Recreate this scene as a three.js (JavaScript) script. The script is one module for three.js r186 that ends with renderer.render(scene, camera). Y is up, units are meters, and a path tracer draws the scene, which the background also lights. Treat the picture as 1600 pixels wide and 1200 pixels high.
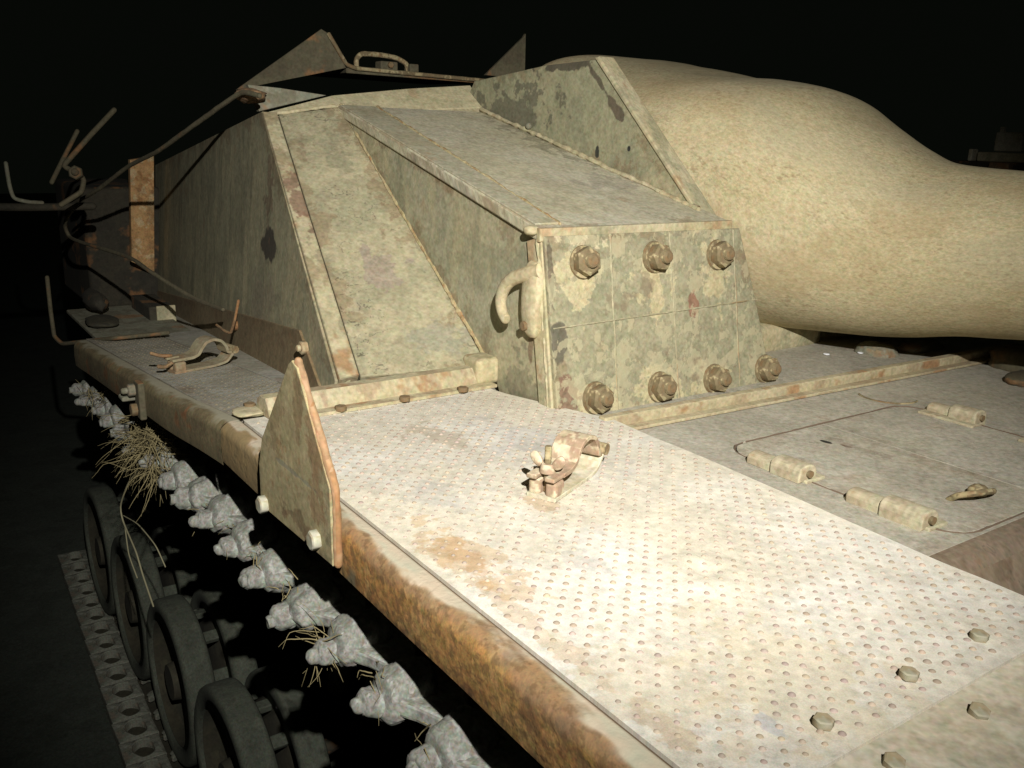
import * as THREE from 'three';
import { mergeGeometries, mergeVertices } from 'three/addons/utils/BufferGeometryUtils.js';
import { RoundedBoxGeometry } from 'three/addons/geometries/RoundedBoxGeometry.js';

// ---------------------------------------------------------------- camera, light, exposure
const scene = new THREE.Scene();
scene.background = new THREE.Color().setRGB(0.0020, 0.0025, 0.0017);
const camera = new THREE.PerspectiveCamera(45.95, 4 / 3, 0.02, 60);
camera.position.set(0, 1.6785, 0);
{
  const fwd = new THREE.Vector3(-0.789, -0.266, -0.554).normalize(), right = new THREE.Vector3(0.568, 0.028, -0.822), up = right.clone().cross(fwd).normalize();
  right.crossVectors(fwd, up); camera.quaternion.setFromRotationMatrix(new THREE.Matrix4().makeBasis(right, up, fwd.clone().negate()));
}
const renderer = new THREE.WebGLRenderer({ antialias: true });
renderer.setSize(1024, 768);
renderer.toneMapping = THREE.LinearToneMapping;
renderer.toneMappingExposure = 1;
renderer.shadowMap.enabled = true;
// the flash: a small spot held above and a little behind the lens
const flash = new THREE.SpotLight(new THREE.Color().setRGB(1, 0.968, 0.91), 29.5, 0, 0.56, 1, 2);
flash.position.set(0.42, 2.26, 0.03);
flash.target.position.set(-1.38, 1.42, -1.02);
flash.castShadow = true;
flash.shadow.mapSize.set(2048, 2048);
flash.shadow.radius = 0.6;
flash.shadow.camera.near = 0.1; flash.shadow.camera.far = 20;
scene.add(flash, flash.target);

// ---------------------------------------------------------------- seeded noise
let seed = 7;
const rnd = () => { seed = (seed * 1664525 + 1013904223) >>> 0; return seed / 4294967296; };
const rr = (a, b) => a + (b - a) * rnd();
const TAB = new Float32Array(65536); for (let i = 0; i < 65536; i++) TAB[i] = rnd();
const GR = new Float32Array(65536); for (let i = 0; i < 65536; i++) GR[i] = rnd();
function vn(x, y, P = 256) {
  const xi = Math.floor(x), yi = Math.floor(y); let fx = x - xi, fy = y - yi;
  fx = fx * fx * (3 - 2 * fx); fy = fy * fy * (3 - 2 * fy);
  const x0 = ((xi % P) + P) % P, x1 = (x0 + 1) % P, y0 = ((yi % P) + P) % P, y1 = (y0 + 1) % P;
  const a = TAB[(y0 & 255) * 256 + (x0 & 255)], b = TAB[(y0 & 255) * 256 + (x1 & 255)], c = TAB[(y1 & 255) * 256 + (x0 & 255)], d = TAB[(y1 & 255) * 256 + (x1 & 255)];
  return a + (b - a) * fx + (c - a) * fy + (a - b - c + d) * fx * fy;
}
function fbm(x, y, o, P = 256) { let s = 0, a = 0.5, n = 0; for (let i = 0; i < o; i++) { s += a * vn(x + i * 17, y + i * 31, P); n += a; a *= 0.62; x *= 2; y *= 2; P = Math.min(P * 2, 256); } return s / n; }
function n3(x, y, z) { // 3-D value noise
  const h = (i, j, k) => TAB[((i * 73 + j * 179 + k * 283) & 255) * 256 + ((i * 37 + j * 101 + k * 59 + 128) & 255)];
  const xi = Math.floor(x), yi = Math.floor(y), zi = Math.floor(z), s = t => t * t * (3 - 2 * t), fx = s(x - xi), fy = s(y - yi), fz = s(z - zi);
  const L = (a, b, t) => a + (b - a) * t;
  return L(L(L(h(xi, yi, zi), h(xi + 1, yi, zi), fx), L(h(xi, yi + 1, zi), h(xi + 1, yi + 1, zi), fx), fy), L(L(h(xi, yi, zi + 1), h(xi + 1, yi, zi + 1), fx), L(h(xi, yi + 1, zi + 1), h(xi + 1, yi + 1, zi + 1), fx), fy), fz);
}
const ss = (a, b, x) => { const t = Math.min(1, Math.max(0, (x - a) / (b - a))); return t * t * (3 - 2 * t); };
const mix3 = (o, c, t) => { o[0] += (c[0] - o[0]) * t; o[1] += (c[1] - o[1]) * t; o[2] += (c[2] - o[2]) * t; };
const toS = v => { v = Math.min(1, Math.max(0, v)); return v <= 0.0031308 ? v * 12.92 : 1.055 * Math.pow(v, 1 / 2.4) - 0.055; };

// ---------------------------------------------------------------- painted steel: dust, peeled paint, rust, scratches
// colours are linear base colours
const TAN = [0.385, 0.335, 0.225], DUST = [0.45, 0.42, 0.35], OLIVE = [0.215, 0.215, 0.15], GREY = [0.32, 0.305, 0.235], RUST = [0.27, 0.125, 0.05], DARK = [0.075, 0.065, 0.05], MAUVE = [0.27, 0.235, 0.215];
const DEF = { A: TAN, B: OLIVE, C: DUST, R: RUST, bare: 0.5, bareScale: 16, dust: 0.3, rust: 0.2, rustScale: 10, streak: 0, grain: 0.12, scratch: 0, soft: 0.028, bareA: 0.5, speck: 0.75, fin: 0.38, warm: 0.6, edge: 0.45, off: 0, marks: [], bump: 0.0008, rough: 0.88, metal: 0 };
function shade(u, v, o, q, i, P) {
  const s = q.off;
  const low = fbm(u * 4 + s, v * 4, 4, P ? 4 : 256), mid = fbm(u * q.bareScale + s, v * q.bareScale + s, 5, P ? q.bareScale : 256);
  const fin = fbm(u * 90, v * 90 + s, 2, P ? 90 : 256);
  o[0] = q.A[0]; o[1] = q.A[1]; o[2] = q.A[2];
  mix3(o, q.C, q.dust * ss(0.3, 0.7, fbm(u * 7 + s + 9, v * 7 + 3, 3, P ? 7 : 256)));
  const e = mid * 0.75 + low * 0.25 + (fin - 0.5) * 0.06;
  const bare = ss(1 - q.bare - q.soft, 1 - q.bare + q.soft, e * 1.5 - 0.25);
  mix3(o, q.B, bare * q.bareA);
  const rm = ss(0.60, 0.72, fbm(u * q.rustScale + s + 40, v * q.rustScale + 70, 5, P ? q.rustScale : 256) + (q.rust - 0.3) * 0.5) * Math.min(1, q.rust * 3);
  mix3(o, q.R, rm * 0.75);
  if (q.streak) { const wob = (fbm(u * 8, v * 8 + s, 3) - 0.5) * 0.05, k = fbm((u + wob) * 38 + s, v * 5, 4); mix3(o, [o[0] * 0.6, o[1] * 0.6, o[2] * 0.56], q.streak * 0.7 * ss(0.48, 0.75, k)); mix3(o, q.C, q.streak * 0.8 * ss(0.52, 0.68, fbm((u + wob) * 30 + 30 + s, v * 9 + 9, 5))); }
  if (q.scratch) { const k = Math.abs(fbm(u * 26 + v * 9 + s, v * 44 - u * 6, 3) - 0.5); mix3(o, DARK, q.scratch * (1 - ss(0.002, 0.012, k)) * ss(0.45, 0.65, fbm(u * 9, v * 9 + s, 2))); }
  let mh = 0;
  if (q.poly && q.edge) {
    let d = 9; for (let a = 0, n = q.poly.length; a < n; a++) { const A = q.poly[a], B = q.poly[(a + 1) % n], ex = B[0] - A[0], ey = B[1] - A[1], t = Math.min(1, Math.max(0, ((u - A[0]) * ex + (v - A[1]) * ey) / (ex * ex + ey * ey))); d = Math.min(d, Math.hypot(u - A[0] - ex * t, v - A[1] - ey * t)); }
    if (d < 0.07) { const w = fbm(u * 11 + s, v * 11 + 4, 3), k = fbm(u * 42 + 3, v * 42 + s, 5);
      const gr = 1 - ss(0, 0.045, d); mix3(o, [o[0] * 0.72, o[1] * 0.66, o[2] * 0.58], q.edge * 0.7 * gr * ss(0.35, 0.6, w));
      const t = 1 - ss(0.9, 1.05, d / 0.022 + (k - 0.5) * 6 + (0.62 - w) * 5); mix3(o, w > 0.5 + (k - 0.5) * 0.4 ? [0.17, 0.10, 0.055] : [0.11, 0.095, 0.065], q.edge * 0.8 * t); mh = t * 0.7; }
  }
  for (const m of q.marks) {
    const cr = Math.cos(m.rot ?? 0), sn = Math.sin(m.rot ?? 0), du = u - m.u, dv = v - m.v, dx = (du * cr + dv * sn) / m.w, dy = (dv * cr - du * sn) / m.h; if (dx * dx + dy * dy > 5) continue;
    const t = (1 - ss(0.8, 1.0, Math.hypot(dx, dy) + (fbm(u * 34, v * 34 + m.w * 99, 5) - 0.5) * 1.5 * (m.rag ?? 1.2))) * (m.a ?? 0.9); mix3(o, m.c, t); mh = Math.max(mh, t);
  }
  const sp = vn(u * 240 + s, v * 240, P ? 240 : 256) - 0.5, sq = vn(u * 190 + 60 + s, v * 210, P ? 10 : 256) - 0.5, sr = vn(u * 150 + 20, v * 170 + s, P ? 10 : 256) - 0.5;
  const g = 1 + q.grain * (GR[i & 65535] - 0.5) * 1.3 + q.speck * (0.34 * sp + 0.24 * sq) + q.fin * (fin - 0.5) + 0.25 * (low - 0.5);
  const cg = (GR[(i * 7 + 13) & 65535] - 0.5) * q.grain * 0.7, cb = (GR[(i * 5 + 77) & 65535] - 0.5) * q.grain * 0.7;
  o[0] *= g + cg + q.speck * 0.12 * sr; o[1] *= g - cg * 0.4 - q.speck * 0.07 * sr; o[2] *= g + cb + q.speck * 0.16 * sq;
  o[3] = 0.5 + 0.35 * (fin - 0.5) + 0.25 * (mid - 0.5) - bare * 0.18 - rm * 0.12 - mh * 0.15 + (GR[(i * 3 + 5) & 65535] - 0.5) * 0.10;
}
function makeMat(w, h, ppm, params, periodic) {
  const q = { ...DEF, ...params };
  const W = Math.max(8, Math.min(2048, Math.round(w * ppm))), H = Math.max(8, Math.min(2048, Math.round(h * ppm)));
  const c = new Uint8Array(W * H * 4), b = new Uint8Array(W * H * 4), o = [0, 0, 0, 0];
  for (let y = 0; y < H; y++) for (let x = 0; x < W; x++) {
    const i = y * W + x, u = (x + 0.5) / W * w, v = (y + 0.5) / H * h;
    shade(u, v, o, q, (x * 1013 + y * 7919 + ((x * y) >> 3)), periodic);
    if (q.custom) q.custom(u, v, o);
    if (q.warm) { o[0] *= 1 + 0.015 * q.warm; o[1] *= 1 + 0.005 * q.warm; o[2] *= 1 - 0.22 * q.warm; }
    c[i * 4] = toS(o[0]) * 255; c[i * 4 + 1] = toS(o[1]) * 255; c[i * 4 + 2] = toS(o[2]) * 255; c[i * 4 + 3] = 255;
    const z = Math.min(255, Math.max(0, o[3] * 255)); b[i * 4] = b[i * 4 + 1] = b[i * 4 + 2] = z; b[i * 4 + 3] = 255;
  }
  const t = (d, cs) => { const x = new THREE.DataTexture(d, W, H, THREE.RGBAFormat); x.wrapS = x.wrapT = THREE.RepeatWrapping; x.magFilter = THREE.LinearFilter; x.minFilter = THREE.LinearMipmapLinearFilter; x.generateMipmaps = true; if (cs) x.colorSpace = THREE.SRGBColorSpace; x.needsUpdate = true; return x; };
  return new THREE.MeshStandardMaterial({ map: t(c, true), bumpMap: t(b), bumpScale: q.bump, roughness: q.rough, metalness: q.metal });
}
const tile = p => makeMat(1, 1, 512, p, true);
const flat = (c, rough = 0.9) => new THREE.MeshStandardMaterial({ color: new THREE.Color().setRGB(...c), roughness: rough });
const M = {
  dusty: tile({ A: DUST, B: TAN, C: [0.5, 0.47, 0.42], bare: 0.45, rust: 0.16, dust: 0.6 }),
  tan: tile({ off: 11, bare: 0.36, rust: 0.2, rustScale: 14 }),
  rusty: tile({ A: [0.24, 0.14, 0.075], B: [0.10, 0.065, 0.045], C: [0.33, 0.25, 0.16], bare: 0.45, bareScale: 28, dust: 0.5, rust: 0.4, rustScale: 22, grain: 0.25, bump: 0.0012, off: 5 }),
  nut: tile({ A: [0.30, 0.24, 0.145], B: [0.10, 0.07, 0.04], C: [0.35, 0.30, 0.2], R: [0.17, 0.095, 0.045], bareA: 0.75, bare: 0.47, bareScale: 48, rust: 0.3, rustScale: 40, dust: 0.6, bump: 0.0012, off: 23 }),
  steel: tile({ A: [0.2, 0.2, 0.165], B: [0.12, 0.10, 0.07], C: [0.25, 0.24, 0.2], bare: 0.4, bareScale: 30, rust: 0.25, off: 31 }),
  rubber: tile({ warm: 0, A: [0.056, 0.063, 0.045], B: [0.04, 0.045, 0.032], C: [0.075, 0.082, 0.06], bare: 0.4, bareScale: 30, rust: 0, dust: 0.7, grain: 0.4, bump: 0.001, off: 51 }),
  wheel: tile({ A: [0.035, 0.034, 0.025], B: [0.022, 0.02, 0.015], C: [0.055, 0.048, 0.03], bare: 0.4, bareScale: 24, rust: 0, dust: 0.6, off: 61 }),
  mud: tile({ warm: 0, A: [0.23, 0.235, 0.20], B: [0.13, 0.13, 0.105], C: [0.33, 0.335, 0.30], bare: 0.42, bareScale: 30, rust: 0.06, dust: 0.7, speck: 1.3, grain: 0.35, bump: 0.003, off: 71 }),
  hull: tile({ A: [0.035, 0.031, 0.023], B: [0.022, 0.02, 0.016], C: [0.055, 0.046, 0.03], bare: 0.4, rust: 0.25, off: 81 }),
  weld: tile({ A: [0.36, 0.30, 0.18], B: [0.2, 0.12, 0.06], C: [0.42, 0.36, 0.25], bare: 0.4, bareScale: 50, rust: 0.35, rustScale: 40, bump: 0.002, off: 91 }),
  straw: flat([0.27, 0.225, 0.11]), stem: flat([0.27, 0.25, 0.15]), bolt: tile({ A: [0.36, 0.33, 0.26], B: [0.30, 0.22, 0.12], C: [0.4, 0.39, 0.36], bare: 0.4, bareScale: 50, rust: 0.2, rustScale: 40, dust: 0.7, off: 27 }),
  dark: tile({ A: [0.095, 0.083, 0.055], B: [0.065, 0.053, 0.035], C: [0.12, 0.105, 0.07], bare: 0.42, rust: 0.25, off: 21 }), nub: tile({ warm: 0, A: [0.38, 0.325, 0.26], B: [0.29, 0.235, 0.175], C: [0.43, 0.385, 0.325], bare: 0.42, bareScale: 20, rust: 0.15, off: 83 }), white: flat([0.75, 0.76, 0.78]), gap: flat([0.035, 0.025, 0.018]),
};

// ---------------------------------------------------------------- building helpers
const V = (x, y, z) => new THREE.Vector3(x, y, z);
const v3 = p => V(p[0], p[1], p[2]);
function boxUV(g) { // uv in metres by the dominant axis of every face
  g = g.index ? g.toNonIndexed() : g; const p = g.attributes.position, uv = new Float32Array(p.count * 2), a = V(), b = V(), c = V();
  for (let i = 0; i < p.count; i += 3) {
    a.fromBufferAttribute(p, i); b.fromBufferAttribute(p, i + 1); c.fromBufferAttribute(p, i + 2);
    const n = b.clone().sub(a).cross(c.clone().sub(a)), ax = Math.abs(n.x), ay = Math.abs(n.y), az = Math.abs(n.z);
    [a, b, c].forEach((q, k) => { const w = ax > ay && ax > az ? [q.z, q.y] : ay > az ? [q.x, q.z] : [q.x, q.y]; uv[(i + k) * 2] = w[0]; uv[(i + k) * 2 + 1] = w[1]; });
  }
  g.setAttribute('uv', new THREE.BufferAttribute(uv, 2)); return g;
}
function part(parent, name, geo, mat, keepUV) { const m = new THREE.Mesh(keepUV ? geo : boxUV(geo), mat); m.name = name; parent.add(m); return m; }
function grp(parent, name) { const g = new THREE.Group(); g.name = name; parent.add(g); return g; }
const join = a => mergeGeometries(a.map(g => { g = g.index ? g.toNonIndexed() : g; for (const k of Object.keys(g.attributes)) if (!['position', 'normal'].includes(k)) g.deleteAttribute(k); return g; }));
const box = (x0, x1, y0, y1, z0, z1, r = 0.003) => { const g = new RoundedBoxGeometry(Math.abs(x1 - x0), Math.abs(y1 - y0), Math.abs(z1 - z0), 2, Math.min(r, Math.abs(x1 - x0) / 2.01, Math.abs(y1 - y0) / 2.01, Math.abs(z1 - z0) / 2.01)); g.translate((x0 + x1) / 2, (y0 + y1) / 2, (z0 + z1) / 2); return g; };
// a steel plate cut to a polygon of 3-D corners; `out` points to its outer face, thickness goes inwards
function plate(parent, name, pts, thick, out, mat, { bevel = 0.003, ppm = 420, tex, holes, marks = [] } = {}) {
  const P = pts.map(v3), n = V(); P.forEach((p, i) => { const q = P[(i + 1) % P.length]; n.x += (p.y - q.y) * (p.z + q.z); n.y += (p.z - q.z) * (p.x + q.x); n.z += (p.x - q.x) * (p.y + q.y); }); n.normalize();
  if (n.dot(v3(out)) < 0) n.negate();
  let b = V(0, 1, 0); if (Math.abs(n.y) > 0.93) b = V(0, 0, -1); b.addScaledVector(n, -b.dot(n)).normalize(); const a = b.clone().cross(n).normalize();
  const o = P[0], loc = p => { const d = v3([p.x, p.y, p.z]).sub(o); return new THREE.Vector2(d.dot(a), d.dot(b)); };
  const L = P.map(loc), S = new THREE.Shape(L);
  if (holes) for (const h of holes) S.holes.push(new THREE.Path(h.map(p => loc(v3(p)))));
  const g = new THREE.ExtrudeGeometry(S, { depth: thick - 2 * bevel, bevelEnabled: true, bevelThickness: bevel, bevelSize: bevel, bevelOffset: -bevel, bevelSegments: 2, curveSegments: 8 });
  g.translate(0, 0, -thick + bevel);
  const x0 = Math.min(...L.map(p => p.x)), x1 = Math.max(...L.map(p => p.x)), y0 = Math.min(...L.map(p => p.y)), y1 = Math.max(...L.map(p => p.y));
  const uv = g.attributes.uv, pos = g.attributes.position, w = x1 - x0, h = y1 - y0;
  if (tex) for (let i = 0; i < uv.count; i++) uv.setXY(i, (pos.getX(i) - x0 + pos.getZ(i) * 0.7) / w, (pos.getY(i) - y0 + pos.getZ(i) * 0.7) / h);
  else for (let i = 0; i < uv.count; i++) uv.setXY(i, pos.getX(i) + pos.getZ(i), pos.getY(i) + pos.getZ(i));
  if (tex) mat = makeMat(w, h, ppm, { poly: L.map(p => [p.x - x0, p.y - y0]), ...tex, marks: marks.map(m => { const l = loc(v3(m.p)); return { ...m, u: l.x - x0, v: l.y - y0 }; }) });
  g.applyMatrix4(new THREE.Matrix4().makeBasis(a, b, n).setPosition(o));
  return part(parent, name, g, mat, true);
}
function tube(pts, r, { seg = 40, rad = 8, curve = 0.35, lump = 0 } = {}) {
  const c = new THREE.CatmullRomCurve3(pts.map(v3), false, 'catmullrom', curve), g = new THREE.TubeGeometry(c, seg, r, rad);
  if (lump) { const p = g.attributes.position, n = g.attributes.normal; for (let i = 0; i < p.count; i++) { const k = lump * (n3(p.getX(i) * 90, p.getY(i) * 90, p.getZ(i) * 90) - 0.5) * 2; p.setXYZ(i, p.getX(i) + n.getX(i) * k, p.getY(i) + n.getY(i) * k, p.getZ(i) + n.getZ(i) * k); } g.computeVertexNormals(); }
  const caps = [0, 1].map(t => { const s = new THREE.SphereGeometry(r * 0.99, rad, 5); const q = c.getPoint(t); s.translate(q.x, q.y, q.z); return s; });
  return join([g, ...caps]);
}
const bead = (parent, a, b, r = 0.005, mat = M.weld, name = 'weld_bead') => { const n = Math.max(12, Math.round(v3(a).distanceTo(v3(b)) / 0.006)); return part(parent, name, tube(Array.from({ length: 15 }, (_, i) => { const t = i / 14, w = i % 14 ? 0.0022 : 0, j = k => (n3(a[0] * 50 + i * 1.7, k * 9.1, b[2] * 50) - 0.5) * 2 * w; return [a[0] + (b[0] - a[0]) * t + j(1), a[1] + (b[1] - a[1]) * t + j(2) * 0.5, a[2] + (b[2] - a[2]) * t + j(3)]; }), r, { seg: n, rad: 7, lump: r * 0.55 }), mat); };
function hexHead(r, h, stud = 0, washer = 0) { // axis +y, base at 0
  const l = [];
  const a = new THREE.CylinderGeometry(r, r, h * 0.86, 6); a.translate(0, h * 0.43, 0); l.push(a);
  const c = new THREE.CylinderGeometry(r * 0.84, r, h * 0.14, 6); c.translate(0, h * 0.93, 0); l.push(c);
  if (washer) { const w = new THREE.CylinderGeometry(r * 1.12, r * 1.2, washer, 18); w.translate(0, washer / 2, 0); l.push(w); }
  if (stud) { for (let i = 0; i < 4; i++) { const s = new THREE.CylinderGeometry(r * 0.44, r * 0.5, stud / 4, 14); s.translate(0, h + stud * (i + 0.5) / 4, 0); l.push(s); } const d = new THREE.CylinderGeometry(r * 0.3, r * 0.44, stud * 0.22, 14); d.translate(0, h + stud * 1.1, 0); l.push(d); }
  return boxUV(join(l));
}
function place(parent, name, geo, mat, pos, axis, spin = 0) { const m = part(parent, name, geo, mat, true); m.position.copy(v3(pos)); m.quaternion.setFromUnitVectors(V(0, 1, 0), v3(axis).normalize()).multiply(new THREE.Quaternion().setFromAxisAngle(V(0, 1, 0), spin)); return m; }
function lump(rx, ry, rz, pw, amp, freq, sd, det = 4) { // a clod: superellipsoid with noise
  let g = new THREE.IcosahedronGeometry(1, det); g.deleteAttribute('normal'); g.deleteAttribute('uv'); g = mergeVertices(g, 1e-5); const p = g.attributes.position;
  for (let i = 0; i < p.count; i++) {
    let x = p.getX(i), y = p.getY(i), z = p.getZ(i); const k = 1 / Math.pow(Math.abs(x) ** pw + Math.abs(y) ** pw + Math.abs(z) ** pw, 1 / pw);
    const f = k * (1 + amp * ((n3(x * freq + sd, y * freq, z * freq) - 0.5) * 2 + (n3(x * freq * 2.7, y * freq * 2.7 + sd, z * freq * 2.7) - 0.5) * 0.9 + (n3(x * freq * 6, y * freq * 6 + sd, z * freq * 6) - 0.5) * 0.4));
    p.setXYZ(i, x * f * rx, y * f * ry, z * f * rz);
  }
  g.computeVertexNormals(); return g;
}
function ribbon(prof, th, wd) { // flat strap bent along a profile [l, h], width along local z
  const c = new THREE.CatmullRomCurve3(prof.map(p => V(p[0], p[1], 0)), false, 'catmullrom', 0.3), N = 36, A = [], B = [];
  for (let i = 0; i <= N; i++) { const q = c.getPoint(i / N), t = c.getTangent(i / N); A.push(new THREE.Vector2(q.x - t.y * th / 2, q.y + t.x * th / 2)); B.push(new THREE.Vector2(q.x + t.y * th / 2, q.y - t.x * th / 2)); }
  const g = new THREE.ExtrudeGeometry(new THREE.Shape([...A, ...B.reverse()]), { depth: wd - 0.002, bevelEnabled: true, bevelThickness: 0.001, bevelSize: 0.0008, bevelOffset: -0.0008, bevelSegments: 1 });
  g.translate(0, 0, -wd / 2 + 0.001); return g;
}
function tag(o, label, category, group, kind) { o.userData = { label, category }; if (group) o.userData.group = group; if (kind) { o.userData = { kind }; } return o; }

// ================================================================ SETTING
const floorMat = makeMat(3, 3, 340, { warm: 0, A: [0.05, 0.058, 0.045], B: [0.035, 0.04, 0.03], C: [0.07, 0.08, 0.062], bare: 0.4, bareScale: 12, rust: 0, grain: 0.35, bump: 0.002 }, false);
{
  const g = new THREE.BoxGeometry(40, 0.1, 40); g.translate(-6, -0.15, -4);
  const f = part(scene, 'floor', g, floorMat); for (let i = 0, u = f.geometry.attributes.uv; i < u.count; i++) u.setXY(i, u.getX(i) / 3, u.getY(i) / 3);
  f.userData = { kind: 'structure', label: 'dark dusty floor beneath the vehicle' };
}

// ================================================================ THE GUN VEHICLE
const BASE = V(-1.9, 0, -1.87);
const gun = grp(scene, 'assault_gun');
tag(gun, 'weathered tan turretless tracked gun vehicle filling the picture, dusty fender towards the viewer', 'armoured vehicle');
const FY = 1.22;                                   // top of the front fender
const yr = x => 1.212 + 0.0945 * (x + 1.39);       // top of the sagging rear fender

// ---- front fender: tread plate with raised nubs
const treadTex = { warm: 0, A: [0.615, 0.57, 0.455], B: [0.54, 0.49, 0.38], C: [0.645, 0.625, 0.56], bare: 0.42, bareScale: 9, soft: 0.1, bareA: 0.4, speck: 0.32, dust: 0.75, rust: 0.06, rustScale: 8, grain: 0.16, bump: 0.0003, scratch: 0.2 };
const FP = [[-1.392, -0.447], [-1.392, -0.9], [-1.31, -0.908], [-1.09, -0.978], [-0.342, -0.95], [-0.342, -0.447]];
const zin = x => x < -1.31 ? -0.9 - (x + 1.392) * 0.1 : x < -1.09 ? -0.908 - (x + 1.31) * 0.318 : -0.978 + (x + 1.09) * 0.0374;
const dent = (x, z) => { const e = Math.min(1, Math.min(-0.447 - z, x + 1.392, -0.342 - x) / 0.05); return Math.max(0, e) * ((fbm(x * 4 + 9, z * 5 + 3, 3) - 0.5) * 0.009 + 0.003 * ss(0.03, 0.0, Math.abs(Math.hypot(x + 0.62, z + 0.7) - 0.03))); };
const treadMarks = [[-0.80, -0.50, 0.12, 0.030, [0.46, 0.28, 0.10], 0.42, 1.9], [-0.78, -0.49, 0.06, 0.02, [0.42, 0.22, 0.07], 0.4, 2], [-0.66, -0.472, 0.2, 0.014, [0.44, 0.29, 0.14], 0.4, 1.9], [-1.165, -0.687, 0.06, 0.05, [0.36, 0.27, 0.16], 0.4, 1.7], [-0.87, -0.66, 0.04, 0.018, [0.42, 0.28, 0.14], 0.5, 1.5], [-0.43, -0.62, 0.14, 0.07, [0.56, 0.49, 0.34], 0.45, 1.7], [-0.95, -0.55, 0.05, 0.03, [0.36, 0.35, 0.33], 0.3, 1.7], [-1.05, -0.8, 0.15, 0.06, [0.42, 0.41, 0.42], 0.3, 1.7], [-0.4, -0.55, 0.022, 0.010, [0.40, 0.41, 0.42], 0.6, 1], [-0.5, -0.5, 0.1, 0.05, [0.54, 0.47, 0.33], 0.45, 1.7], [-0.7, -0.6, 0.05, 0.02, [0.36, 0.35, 0.34], 0.35, 1.6]];
const fender = part(gun, 'front_fender', (() => {
  const NX = 150, NZ = 70, pos = [], uv = [], idx = [];
  const put = (x, y, z) => { pos.push(x, y, z); uv.push((x + 1.392) / 1.05, (-0.447 - z) / 0.54); return pos.length / 3 - 1; };
  const at = (i, t) => { const x = -1.392 + 1.05 * i / NX; return [x, -0.447 + (zin(x) + 0.447) * t]; };
  for (let i = 0; i <= NX; i++) for (let j = 0; j <= NZ; j++) { const [x, z] = at(i, j / NZ); put(x, FY + dent(x, z), z); }
  for (let i = 0; i < NX; i++) for (let j = 0; j < NZ; j++) { const p = i * (NZ + 1) + j, q = p + NZ + 1; idx.push(p, q, p + 1, p + 1, q, q + 1); }
  const rim = []; for (let i = 0; i <= NX; i++) rim.push(at(i, 0)); for (let j = 1; j <= NZ; j++) rim.push(at(NX, j / NZ)); for (let i = NX - 1; i >= 0; i--) rim.push(at(i, 1)); for (let j = NZ - 1; j > 0; j--) rim.push(at(0, j / NZ));
  const a = rim.map(([x, z]) => put(x, FY + dent(x, z), z)), b2 = rim.map(([x, z]) => put(x, FY - 0.005, z));
  rim.forEach((_, k) => { const n = (k + 1) % rim.length; idx.push(a[k], b2[k], a[n], a[n], b2[k], b2[n]); });
  const g = new THREE.BufferGeometry(); g.setAttribute('position', new THREE.Float32BufferAttribute(pos, 3)); g.setAttribute('uv', new THREE.Float32BufferAttribute(uv, 2)); g.setIndex(idx.reverse()); g.computeVertexNormals(); return g;
})(), makeMat(1.05, 0.54, 1000, { ...treadTex, marks: treadMarks.map(m => ({ u: m[0] + 1.392, v: -0.447 - m[1], w: m[2], h: m[3], c: m[4], a: m[5], rag: m[6] })) }), true);
function nubField(parent, rows, mat, ok) {
  const g = new THREE.SphereGeometry(0.0037, 10, 4, 0, Math.PI * 2, 0, 1.15); g.translate(0, -0.0037 * Math.cos(1.15), 0); g.scale(1, 0.95, 1);
  const pts = []; for (let i = 0; i < rows[0]; i++) for (let j = 0; j < rows[1]; j++) if ((i + j) % 2 === 0) { const p = ok(i, j); if (p) pts.push(p); }
  const m = new THREE.InstancedMesh(boxUV(g), mat, pts.length), d = new THREE.Object3D();
  pts.forEach((p, i) => { d.position.set(p[0] + rr(-0.0005, 0.0005), p[1] - 0.0002, p[2] + rr(-0.0005, 0.0005)); const s = rr(0.85, 1.1) * (0.72 + 0.55 * fbm(p[0] * 6 + 40, p[2] * 6, 3)); d.scale.set(s, s * rr(0.75, 1.15), s); d.updateMatrix(); m.setMatrixAt(i, d.matrix); const k = rr(0.75, 1.15); m.setColorAt(i, new THREE.Color().setRGB(k, k * rr(0.92, 1), k * rr(0.84, 1))); });
  m.name = 'tread_nub'; m.userData = { kind: 'stuff' }; parent.add(m); return m;
}
const inPoly = (x, z, poly, pad) => { let c = false; for (let i = 0, j = poly.length - 1; i < poly.length; j = i++) { const [a, b] = poly[i], [d, e] = poly[j]; if ((b > z) !== (e > z) && x < (d - a) * (z - b) / (e - b) + a) c = !c; } return c; };
nubField(fender, [92, 48], M.nub, (i, j) => { const x = -1.362 + i * 0.0118, z = -0.462 - j * 0.0114; return x < -0.35 && inPoly(x, z - 0.012, FP) && inPoly(x, z, FP) && rnd() > 0.025 ? [x, FY + dent(x, z), z] : null; });
const boltG = hexHead(0.0089, 0.0068), boltMat = tile({ warm: 0.3, A: [0.30, 0.27, 0.2], B: [0.26, 0.17, 0.08], C: [0.34, 0.32, 0.27], bare: 0.45, bareScale: 60, rust: 0.2, rustScale: 60, off: 27 });
for (const [x, z] of [[-0.378, -0.827], [-0.377, -0.708], [-0.375, -0.584]]) place(fender, 'bolt', boltG, boltMat, [x, FY - 0.0003, z], [0.03, 1, 0], rr(0, 1));

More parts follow.
